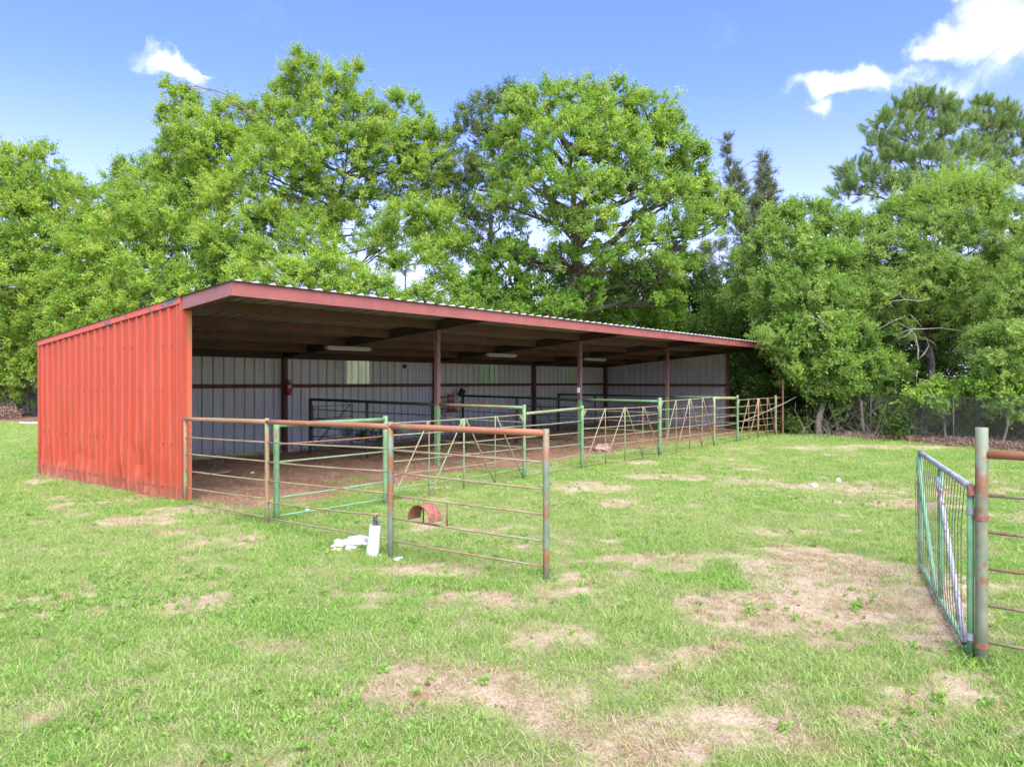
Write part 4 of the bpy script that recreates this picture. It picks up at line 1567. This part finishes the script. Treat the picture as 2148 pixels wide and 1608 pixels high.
tree('vine_mound', 'dense mound of vines over a thicket above the far half of the roof', 1320, 38,
     [(1250, 670, 55, -1, 'vine'), (1330, 680, 60, -1, 'vine'), (1400, 690, 55, 0, 'vine'), (1330, 610, 55, 1, 'under'), (1390, 620, 50, 1, 'vine'), (1270, 620, 40, 1, 'under'), (1440, 640, 45, 1, 'under'), (1460, 700, 45, 0, 'vine'), (1420, 560, 40, 2, 'mid'), (1210, 690, 50, 0, 'vine'), (1290, 650, 50, 1, 'vine'), (1370, 660, 55, 1, 'under'), (1440, 600, 50, 2, 'under'), (1500, 660, 50, 2, 'under'), (1150, 690, 50, 1, 'under')],
     ['vine'], 50, .15, 'bark_dark', seed=12, fork=3, cat='thicket')
tree('red_cedar', 'dark pointed cedar with two thin tops right of the big oak', 1560, 44,
     [(1524, 300, 9, 0), (1527, 325, 13, 0), (1533, 355, 20, 0), (1543, 402, 30, 0), (1600, 338, 10, .5), (1604, 366, 18, .5), (1608, 408, 26, .5), (1585, 445, 34, 0), (1578, 505, 44, 0), (1612, 462, 36, .5), (1540, 380, 24, 0), (1548, 430, 34, 0), (1555, 490, 42, 0), (1565, 560, 46, 0), (1602, 350, 13, .5), (1604, 385, 20, .5), (1610, 430, 30, .5), (1605, 480, 40, 0), (1560, 640, 50, 0), (1620, 400, 14, .5), (1500, 540, 40, 0)],
     ['cedar'], 62, .18, 'bark_grey', seed=13, fork=8, flat=1.1, up=.6)
tree('red_cedar', 'gnarled grey-green cedar in the gap above the far end of the roof', 1475, 40,
     [(1480, 570, 32, 0), (1465, 620, 30, 0), (1490, 650, 34, 0), (1455, 680, 30, 0)],
     ['cedar'], 80, .15, 'bark_grey', seed=14, fork=5)


def pine(label, base, depth, lobes, seed, tr=.25):
    return tree('pine_tree', label, base, depth, lobes, ['pine'], 46, tr, 'bark_pine', seed=seed, scale=1.5, flat=.85, up=.9, fork=9, sub=6)


pine('tall pine with upright needle tufts behind the large rounded tree', 1950, 50,
     [(1925, 215, 30, 0), (1890, 240, 34, 0), (1960, 225, 36, 0), (2000, 245, 30, 0), (1850, 270, 36, 0), (1910, 290, 44, -1), (1970, 285, 44, 0), (2030, 260, 26, 1), (1840, 310, 30, 0), (1880, 340, 40, -1), (1950, 350, 50, -2), (2020, 330, 46, -1), (1800, 370, 40, 0), (1840, 390, 46, -1), (1780, 410, 36, 0), (1900, 410, 50, -2), (1990, 400, 50, -2)], 20)
pine('second pine at the right edge with knobby top tufts', 2100, 52,
     [(2060, 230, 26, 0), (2075, 275, 38, 0), (2110, 240, 24, 0), (2130, 280, 40, 0), (2070, 330, 44, 0), (2140, 350, 50, 0), (2090, 390, 44, -1), (2180, 300, 50, 0), (2200, 380, 50, 0)], 21)
tree('rounded_elm_tree', 'large rounded fine-leaved tree in front of the pines', 1940, 30,
     [(1990, 425, 55, 0), (1930, 445, 55, 0), (2060, 430, 60, 0), (2110, 470, 62, 0), (1870, 470, 55, 0), (1820, 500, 55, 0), (1960, 500, 80, -1.5), (2050, 520, 80, -1.5), (1870, 550, 75, -1.5), (1790, 560, 60, -1), (2120, 560, 70, -1), (1960, 600, 85, -2.5), (2060, 620, 75, -2), (1860, 630, 70, -2.5), (1790, 630, 55, -1.5), (2020, 690, 55, -1.5), (1880, 700, 48, -2), (1960, 660, 60, -2)],
     ['shrub'], 74, .2, 'bark_grey', seed=22, fork=3.6, scale=.9)
# new shoots on its top
P, D = [], []
for px, py, k_ in ((1900, 430, 8), (1950, 410, 10), (1985, 400, 14), (2030, 390, 16), (2065, 395, 18), (2100, 430, 10), (1860, 460, 8), (2000, 440, 14), (2080, 440, 14)):
    for i in range(k_ * 2):
        P.append(at(px + random.uniform(-28, 28), py + random.uniform(-22, 26), 30 + random.uniform(-1.5, .6)))
        D.append((random.gauss(.05, .25), random.gauss(0, .25), 1))
tag(scatter('crown', LS['tip'], P, aim(np.array(D)), RNG.uniform(.7, 1.35, len(P)), bpy.data.objects['rounded_elm_tree']), kind='stuff')
tree('drooping_elm_tree', 'fine-leaved drooping tree overhanging the far end of the shed roof', 1720, 28.2,
     [(1640, 470, 50, 1), (1700, 455, 50, 1), (1760, 480, 50, 1), (1600, 510, 44, 1), (1665, 530, 65, 0), (1730, 550, 65, 0), (1565, 560, 42, 2), (1620, 600, 56, 0), (1690, 620, 70, -1), (1545, 620, 36, 3), (1760, 640, 60, -.5), (1610, 668, 40, 1), (1655, 700, 52, -1), (1720, 700, 60, -1.5), (1790, 700, 50, -1), (1680, 760, 55, -1.2), (1750, 765, 50, -1.5), (1820, 760, 45, -1), (1780, 810, 36, -1.2), (1660, 790, 30, -.6), (1845, 800, 32, -1), (1700, 815, 34, -.8), (1740, 825, 30, -1), (1810, 820, 34, -.6), (1880, 780, 40, -.6), (1870, 840, 30, -.2), (1640, 745, 30, 0)],
     ['shrub', 'shrub', 'mid'], 74, .13, 'bark_grey', seed=23, fork=2.8, scale=.9, up=.1)
tree('grey_elm_tree', 'grey-green fine-leaved tree cut by the right edge, above the tall gate post', 2190, 24.5,
     [(2160, 570, 62, 0), (2120, 640, 62, 0), (2200, 660, 80, 0), (2110, 710, 55, -.6), (2150, 760, 55, -.8), (2090, 770, 40, -1), (2220, 760, 60, 0), (2060, 720, 36, 0), (2190, 500, 60, 1)],
     ['shrub'], 74, .2, 'bark_grey', seed=24, fork=3, scale=.9, up=.05)
tree('sapling', 'young light green sapling behind the wire fence, left of the gate post', 1985, 24.8,
     [(1960, 825, 34, 0), (2000, 830, 26, 0), (1930, 840, 24, 0), (1975, 850, 24, 0)], ['broad', 'mid'], 40, .045, 'bark_grey', seed=25, fork=1.0, sub=2)
tree('sapling', 'young light green sapling directly behind the tall gate post', 2100, 23.8,
     [(2070, 820, 36, 0), (2120, 825, 40, 0), (2150, 850, 30, 0), (2090, 850, 26, 0), (2180, 840, 40, 0)], ['broad', 'mid'], 40, .045, 'bark_grey', seed=26, fork=1.0, sub=2)

# bare grey dead limbs in the wood
dl = bpy.data.objects['rounded_elm_tree']


def dead(pp, d, r):
    m = MB()
    m.tube([at(x, y, d + random.uniform(-.1, .1)) for x, y in pp], [.72 * r * (1 - .75 * i / (len(pp) - 1)) for i in range(len(pp))], 6)
    m.build('dead_limb', 'deadwood', dl, smooth=True)


for pp, d, r in (([(1925, 755), (1926, 730), (1920, 705), (1910, 690), (1880, 702)], 26.6, .05), ([(1925, 755), (1940, 740), (1948, 725), (1945, 712), (1938, 705)], 26.6, .035),
                 ([(1910, 690), (1935, 690), (1970, 688), (2010, 692), (2028, 698)], 26.5, .03), ([(1910, 690), (1890, 680), (1870, 678)], 26.5, .02), ([(1912, 692), (1900, 705), (1876, 712)], 26.5, .02),
                 ([(1840, 692), (1875, 672), (1902, 662)], 26.4, .022), ([(1870, 632), (1900, 628), (1930, 632), (1950, 626)], 26.3, .025), ([(1900, 628), (1885, 615), (1870, 628)], 26.3, .015),
                 ([(2010, 735), (2030, 722), (2045, 715)], 26.8, .06), ([(1970, 785), (2000, 792), (2020, 787)], 25.9, .025), ([(2000, 795), (2018, 808), (2025, 826)], 25.9, .018),
                 ([(1910, 660), (1925, 676), (1935, 688)], 26.4, .018), ([(1924, 778), (1922, 800)], 26.4, .025), ([(1950, 776), (1960, 795)], 26.4, .02),
                 ([(1690, 660), (1720, 672), (1745, 690)], 25.2, .018), ([(1715, 662), (1735, 682), (1742, 700)], 25.2, .014), ([(1948, 712), (1962, 722), (1965, 742)], 26.5, .015)):
    dead(pp, d, r)

# trunks and stems standing in the shade of the wood edge
k = 0
for x0, y0, x1, y1, d, r, lab in ((1718, 916, 1724, 800, 27.2, .13, 'curved grey trunk nearest the far fence corner'), (1800, 905, 1796, 820, 29, .09, 'straight slim trunk behind the wire fence'),
                             (1815, 918, 1806, 840, 26.6, .06, 'kinked thin stem at the wire fence'), (1930, 930, 1935, 800, 25.6, .14, 'thick grey trunk at the wire fence'),
                             (1918, 930, 1920, 820, 25.3, .075, 'reddish stem beside the thick grey trunk'), (1675, 905, 1684, 850, 28, .05, 'short pale stump by the far fence corner'),
                             (1742, 905, 1740, 850, 27.6, .04, 'thin crooked stem right of the curved trunk'), (2060, 935, 2052, 840, 24.6, .06, 'slim trunk behind the tall gate post'),
                             (100, 880, 40, 760, 47, .22, None)):
    if lab is None:
        continue
    rg = np.random.default_rng(50 + k)
    k += 1
    a, b = at(x0, y0, d), at(x1, y1, d + .3)
    a[2] = -.05
    m = MB()
    pts = curve_pts(a, b, 6, .05, rg)
    m.tube(pts, [r * (1.3 if i == 0 else 1 - .06 * i) for i in range(7)], 9)
    o = smooth_auto(m.build('tree_trunk', 'bark_grey'))
    tag(o, lab, 'trunk', 'trunks at the wood edge')
for x0, y0, x1, y1, d, r, lab in ((32, 884, 38, 780, 44.5, .3, 'stout grey trunk at the far left behind the lawn'), (74, 884, 62, 810, 44, .2, 'leaning pale trunk at the far left beside the red wall')):
    rg = np.random.default_rng(70 + int(x0))
    a, b = at(x0, y0, d), at(x1, y1, d + .3)
    a[2] = -.05
    m = MB()
    m.tube(curve_pts(a, b, 6, .05, rg), [r * (1.3 if i == 0 else 1 - .06 * i) for i in range(7)], 9)
    tag(smooth_auto(m.build('tree_trunk', 'bark_grey')), lab, 'trunk', 'trunks at the far left')

# ---------------------------------------------------------------- undergrowth and the far wood
def volume(name, kind, boxes, seed, label, scale=1.0, up=.4):
    """leaf sprays through volumes given in photo px, py ranges and distances"""
    rg = np.random.default_rng(seed)
    P = []
    for x0, x1, y0, y1, d0, d1, k_ in boxes:
        for i in range(k_):
            d = rg.uniform(d0, d1)
            P.append(at(rg.uniform(x0, x1), rg.uniform(y0, y1), d))
    P = np.array(P)
    P[:, 2] = np.maximum(P[:, 2], rg.uniform(.05, .4, len(P)))
    nn = fbm(P[:, 0] * .7 + P[:, 2] * .5, P[:, 1] * .7 + P[:, 2] * .9, seed, 3)
    P = P[nn > .40]
    D = rg.normal(size=P.shape) * .6 + np.array([0, 0, up])
    return tag(scatter(name, LS[kind], P, aim(D, rg), rg.uniform(.7, 1.3, len(P)) * scale), label, None, None, 'stuff')


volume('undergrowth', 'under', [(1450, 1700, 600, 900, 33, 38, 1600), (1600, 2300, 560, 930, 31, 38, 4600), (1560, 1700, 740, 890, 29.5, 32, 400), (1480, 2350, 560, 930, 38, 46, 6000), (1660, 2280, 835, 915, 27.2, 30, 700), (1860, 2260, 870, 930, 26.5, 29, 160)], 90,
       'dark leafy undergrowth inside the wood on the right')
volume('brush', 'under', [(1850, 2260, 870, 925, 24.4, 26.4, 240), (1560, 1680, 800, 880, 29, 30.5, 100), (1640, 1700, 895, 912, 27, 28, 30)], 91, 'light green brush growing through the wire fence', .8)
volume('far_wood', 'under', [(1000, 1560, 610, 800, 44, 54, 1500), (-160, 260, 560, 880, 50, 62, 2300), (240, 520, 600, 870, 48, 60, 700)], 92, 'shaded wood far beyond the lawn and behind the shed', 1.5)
volume('roof_edge_leaves', 'shrub', [(1575, 1620, 690, 725, 25.6, 26.8, 36)], 93, 'leaf sprays hanging over the far roof corner', .7, -.3)
rg = np.random.default_rng(95)
m = MB()
for i in range(170):
    x = rg.uniform(1660, 2230)
    d = rg.uniform(24.3, 29)
    yb = HY + FPX * 2.0 / d
    p0 = at(x, yb, d)
    p1 = p0 + np.array([rg.normal() * .6, rg.normal() * .6, rg.uniform(.4, 1.5)])
    m.tube(curve_pts(p0, p1, 4, .12, rg), [.009, .008, .007, .005, .003], 4, False)
tag(m.build('twigs', 'bark_grey'), 'tangle of bare grey stems and vines along the wire fence', kind='stuff')
rg = np.random.default_rng(96)
m = MB()
for i in range(120):
    x = rg.uniform(-60, 90)
    d = rg.uniform(44, 50)
    p0 = at(x, HY + FPX * 2.0 / d, d)
    p1 = p0 + np.array([rg.normal() * .4, rg.normal() * .4, rg.uniform(.6, 2.0)])
    m.tube(curve_pts(p0, p1, 3, .1, rg), [.02, .017, .013, .006], 4, False)
tag(m.build('twigs', 'deadwood'), 'thin grey stems at the foot of the far left wood', kind='stuff')

# ---------------------------------------------------------------- wire fences
def chain_link(name, a, b, h, label, step=.075, pr=.02):
    a, b = np.array(a, float), np.array(b, float)
    L = np.linalg.norm(b - a)
    u = (b - a) / L
    e = empty(name, (a[0], a[1], 0), label, 'fence')
    k_ = int(L / 2.8)
    for i in range(k_ + 1):
        q_ = a + u * L * i / k_
        m = MB()
        m.tube([(q_[0], q_[1], -.1), (q_[0], q_[1], h + .03)], pr, 8)
        m.build('post', 'galv', e)
    m = MB()
    m.tube([(a[0], a[1], h), (b[0], b[1], h)], .008, 6)
    m.build('top_rail', 'galv', e)
    m = MB()
    s = -h
    while s < L:
        for sg in (0, 1):
            s0, s1 = max(s, 0), min(s + h, L)
            if s1 <= s0:
                continue
            z0, z1 = (s0 - s), (s1 - s)
            if sg:
                z0, z1 = h - z0, h - z1
            off = .004 if sg else -.004
            p0 = (a[0] + u[0] * s0 - u[1] * off, a[1] + u[1] * s0 + u[0] * off, max(z0, .02))
            p1 = (a[0] + u[0] * s1 - u[1] * off, a[1] + u[1] * s1 + u[0] * off, z1)
            m.tube([p0, p1], .0022, 3, False)
        s += step
    o = m.build('wire_mesh', 'galv', e)
    o['kind'] = 'stuff'
    return e


chain_link('wire_fence', (23.9, -2.9), (17.2, -13.9), 1.5, 'grey chain-link fence along the wood on the right')
chain_link('wire_fence', at(-120, 885, 43)[:2], at(330, 885, 43)[:2], 1.3, 'low grey wire fence across the back of the left lawn', .12)
m = MB()
m.tube([(6.9, 28.0, .06), (7.2, 27.6, .05), (7.5, 27.2, .06)], .03, 8)
tag(m.build('white_pole', 'pvc_white'), 'thin white pole lying on the lawn at the far left', 'pole')
c = gnd(5, 886)

# ---------------------------------------------------------------- grass
def tuft(seed, nb, h, w, spread, lean, flat=False):
    rg = np.random.default_rng(seed)
    V_, F_ = [], []
    for i in range(nb):
        a = rg.uniform(0, 2 * np.pi)
        r = spread * math.sqrt(rg.uniform())
        p = np.array([math.cos(a) * r, math.sin(a) * r, -.004])
        b = rg.uniform(0, 2 * np.pi)
        ln = lean * rg.uniform(.2, 1.3)
        d = np.array([math.cos(b) * ln, math.sin(b) * ln, 1.0])
        d /= np.linalg.norm(d)
        hh = h * rg.uniform(.45, 1.15)
        s = np.array([-math.sin(b), math.cos(b), 0]) if rg.uniform() < .5 else np.array([math.cos(b), math.sin(b), 0])
        ww = w * rg.uniform(.7, 1.3)
        mid = p + d * hh * .55
        tip = mid + np.array([math.cos(b) * (ln + .5), math.sin(b) * (ln + .5), .6 if not flat else .05]) * hh * .42
        k_ = len(V_)
        V_ += [p - s * ww * .5, p + s * ww * .5, mid + s * ww * .45, mid - s * ww * .45, tip]
        F_ += [(k_, k_ + 1, k_ + 2, k_ + 3), (k_ + 3, k_ + 2, k_ + 4)]
    return V_, F_


def tuft_set(name, mat, seed, nvar, **kw):
    return proto_set(name, [proto_object(name, *tuft(seed + i, **kw), mat) for i in range(nvar)])


TG = tuft_set('tuft_grass', 'grass_blade', 400, 6, nb=40, h=.058, w=.0038, spread=.11, lean=.85)
TL = tuft_set('tuft_lush', 'grass_lush', 420, 5, nb=34, h=.068, w=.0050, spread=.12, lean=.85)
TD = tuft_set('tuft_dry', 'grass_dry', 440, 5, nb=22, h=.075, w=.0045, spread=.11, lean=2.2, flat=True)
TB_ = tuft_set('tuft_brown', 'straw_brown', 460, 5, nb=22, h=.10, w=.005, spread=.14, lean=3.0, flat=True)
TLL = proto_set('leaf_litter_set', [proto_object('leaf_litter', *twig(480 + i, length=.3, nsub=6, nleaf=4, ll=.07, lw=.045, spread=3.0, droop=.9), 'leaf_litter') for i in range(4)])


def field(k_, d0, d1, power, rg, margin=1.25):
    """random ground points in front of the camera; denser close by"""
    u = rg.uniform(size=k_)
    e = 2 - power
    d = (d0 ** e + (d1 ** e - d0 ** e) * u) ** (1 / e)
    x = rg.uniform(-.70, .70, k_) * margin * d
    P = CAM[:2] + RGT * x[:, None] + FWD * d[:, None]
    return P, d


def upright(k_, rg, tilt=.12):
    return np.stack([rg.normal(0, tilt, k_), rg.normal(0, tilt, k_), rg.uniform(0, 2 * np.pi, k_)], 1)


def inside(P):
    return (P[:, 0] > -.06) & (P[:, 0] < LEN + .1) & (P[:, 1] > -.02) & (P[:, 1] < DEP + .1)


rg = np.random.default_rng(500)
P, d = field(120000, 2.8, 36, 1.05, rg)
b_, dt, lt = ground_maps(P[:, 0], P[:, 1])
lush = fbm(P[:, 0] * .55, P[:, 1] * .55, 91, 4, .6)
clump = fbm(P[:, 0] * 4.5, P[:, 1] * 4.5, 93, 3)
grow = (1 - np.clip(b_ * 1.25, 0, 1) * (1 - .30 * sst(clump, .45, .75)) * .97) * (1 - np.clip(dt * 1.15, 0, 1)) * (1 - lt) * (.45 + 1.1 * clump)
keep = (rg.uniform(size=len(P)) < grow) & ~inside(P)
P, d, lush, b_, clump = P[keep], d[keep], lush[keep], b_[keep], clump[keep]
sc = (.60 + .75 * clump) * (1 - .35 * b_) * (1 + np.clip((d - 8) / 26, 0, .8)) * rg.uniform(.75, 1.25, len(P))
Z = ground_z(P[:, 0], P[:, 1])
P3 = np.c_[P, Z]
isl = rg.uniform(size=len(P)) < sst(lush, .50, .66) * .75
for nm, st, mk, lab in (('grass', TG, ~isl, 'short yellow-green grass over the lot'), ('clover_grass', TL, isl, 'patches of lusher broad-bladed green grass in the lot')):
    k_ = int(mk.sum())
    s3 = np.stack([sc[mk] * 1.15, sc[mk] * 1.15, sc[mk] * rg.uniform(.6, 1.15, k_)], 1)
    tag(scatter(nm, st, P3[mk], upright(k_, rg), s3), lab, kind='stuff')
# dry thatch
P, d = field(60000, 2.8, 26, 1.1, rg)
b_, dt, lt = ground_maps(P[:, 0], P[:, 1])
keep = (rg.uniform(size=len(P)) < .26 + .95 * np.clip(b_, 0, 1) * sst(fbm(P[:, 0] * 2.3, P[:, 1] * 2.3, 111, 3), .28, .62)) & (dt < .5) & (lt < .6) & ~inside(P)
P, d = P[keep], d[keep]
tag(scatter('dry_straw', TD, np.c_[P, ground_z(P[:, 0], P[:, 1])], upright(len(P), rg), rg.uniform(.5, 1.2, len(P))), 'dry tan straw and thatch lying on the worn patches', kind='stuff')
TO = tuft_set('tuft_orange', 'dry_orange', 560, 4, nb=20, h=.07, w=.004, spread=.07, lean=.9)
P, d = field(9000, 2.8, 18, 1.1, rg)
b_, dt, lt = ground_maps(P[:, 0], P[:, 1])
keep = (rg.uniform(size=len(P)) < np.clip(b_, 0, 1) * sst(fbm(P[:, 0] * 2.8, P[:, 1] * 2.8, 151, 3), .48, .7)) & (dt < .5) & (lt < .5) & ~inside(P)
P = P[keep]
tag(scatter('dry_tufts', TO, np.c_[P, ground_z(P[:, 0], P[:, 1])], upright(len(P), rg), rg.uniform(.5, 1.2, len(P))), 'orange-tan dead grass tufts on the worn patches', kind='stuff')
CL = proto_set('clod_set', [proto_object('clod', *twig(580 + i, length=.03, nsub=5, nleaf=3, ll=.03, lw=.025, spread=2.0, droop=.5), 'clod_brown') for i in range(4)])
P, d = field(2200, 2.8, 22, 1.1, rg)
b_, dt, lt = ground_maps(P[:, 0], P[:, 1])
keep = (rg.uniform(size=len(P)) < .06 + .5 * np.clip(b_, 0, 1)) & ~inside(P)
P = P[keep]
tag(scatter('clods', CL, np.c_[P, ground_z(P[:, 0], P[:, 1])], upright(len(P), rg, .4), rg.uniform(.2, .8, len(P))), 'small dark clods and dead leaves scattered in the lot', kind='stuff')
# straw and chaff on the dirt floor
k_ = 15000
P = np.c_[rg.uniform(.1, LEN - .1, k_), rg.uniform(-3.0, DEP - .1, k_)]
b_, dt, lt = ground_maps(P[:, 0], P[:, 1])
P = P[(rg.uniform(size=k_) < dt * .9)]
tag(scatter('floor_straw', TB_, np.c_[P, ground_z(P[:, 0], P[:, 1])], upright(len(P), rg), rg.uniform(.5, 1.3, len(P))), 'brown straw and chaff over the dirt floor of the shed', kind='stuff')
# weeds at posts, wall foot and fence line
W_ = []
for px, py, r_, k_ in ((355, 1058, .35, 26), (370, 1060, .2, 18), (560, 1102, .35, 18), (590, 1110, .3, 14), (1145, 1216, .15, 6), (2050, 1395, .22, 14), (1190, 1000, .7, 40), (1100, 1012, .3, 16), (1240, 990, .5, 26), (1350, 955, .5, 40), (1400, 955, .5, 26),
                       (1540, 925, .7, 70), (1660, 915, .8, 60), (640, 1075, .9, 40), (720, 1010, .7, 20), (440, 1075, .6, 24), (820, 1170, .15, 6), (250, 1040, .4, 16), (150, 1015, .4, 12), (1480, 945, .5, 26), (1300, 960, .4, 22), (1930, 1215, .3, 8)):
    c = gnd(px, py)
    for i in range(k_):
        a, r = rg.uniform(0, 6.3), r_ * math.sqrt(rg.uniform())
        W_.append((c[0] + math.cos(a) * r, c[1] + math.sin(a) * r))
W_ = np.array(W_)
W_ = W_[~((W_[:, 0] > -.1) & (W_[:, 1] > .0) & (W_[:, 1] < 6))]
tag(scatter('weeds', TL, np.c_[W_, ground_z(W_[:, 0], W_[:, 1])], upright(len(W_), rg, .2), rg.uniform(.9, 1.8, len(W_))), 'taller weeds at fence posts and wall foot', kind='stuff')
# broadleaf weeds through the lot
TW = proto_set('weed_rosette', [proto_object('weed_rosette', *twig(520 + i, length=.05, nsub=8, nleaf=4, ll=.024, lw=.012, spread=2.2, droop=.3), 'grass_lush') for i in range(4)])
P, d = field(9000, 2.8, 20, 1.1, rg)
b_, dt, lt = ground_maps(P[:, 0], P[:, 1])
wn_ = fbm(P[:, 0] * .8, P[:, 1] * .8, 131, 4, .6)
keep = (rg.uniform(size=len(P)) < sst(wn_, .5, .68) * .9 + .03) & (dt < .4) & (lt < .4) & ~inside(P)
P = P[keep]
tag(scatter('broadleaf_weeds', TW, np.c_[P, ground_z(P[:, 0], P[:, 1])], upright(len(P), rg, .15), rg.uniform(.8, 1.7, len(P))), 'low broadleaf weeds spread through the grass', kind='stuff')
P, d = field(2600, 2.8, 16, 1.1, rg)
b_, dt, lt = ground_maps(P[:, 0], P[:, 1])
wn_ = fbm(P[:, 0] * 1.3, P[:, 1] * 1.3, 141, 4, .6)
keep = (rg.uniform(size=len(P)) < sst(wn_, .52, .7)) & (dt < .4) & (lt < .4) & (b_ < .7) & ~inside(P)
P = P[keep]
tag(scatter('tall_grass', TG, np.c_[P, ground_z(P[:, 0], P[:, 1])], upright(len(P), rg, .15), np.stack([rg.uniform(.7, 1.1, len(P))] * 2 + [rg.uniform(1.5, 2.6, len(P))], 1)), 'taller unmown grass tufts standing above the lot', kind='stuff')
# leaf litter along the wood edge
k_ = 3600
s_ = rg.uniform(-.02, 1.05, k_)
P = np.c_[23.6 + (17.0 - 23.6) * s_, -2.6 + (-14.0 + 2.6) * s_] + np.c_[rg.uniform(-.2, 2.4, k_), rg.uniform(-.2, .5, k_)]
tag(scatter('leaf_litter', TLL, np.c_[P, ground_z(P[:, 0], P[:, 1])], upright(k_, rg), rg.uniform(.6, 1.2, k_)), 'brown leaf litter along the wire fence', kind='stuff')
P = np.array([at(rg.uniform(-60, 34), 0, rg.uniform(39, 43)) for i in range(700)])
P[:, 2] = np.abs(rg.normal(0, .22, 700))
tag(scatter('brush_pile', TLL, P, upright(700, rg, .6), rg.uniform(1.0, 2.0, 700)), 'low pile of orange-brown dead leaves at the far left', kind='stuff')
# ivy sprig on the back wall
P = np.array([(8.0 + rg.uniform(0, 2.2), DEP - .12 - rg.uniform(0, .25), rg.uniform(.1, .42)) for i in range(26)])
tag(scatter('wall_weeds', LS['under'], P, upright(26, rg, .5), rg.uniform(.25, .5, 26)), 'dark weeds growing at the foot of the shed back wall', kind='stuff')
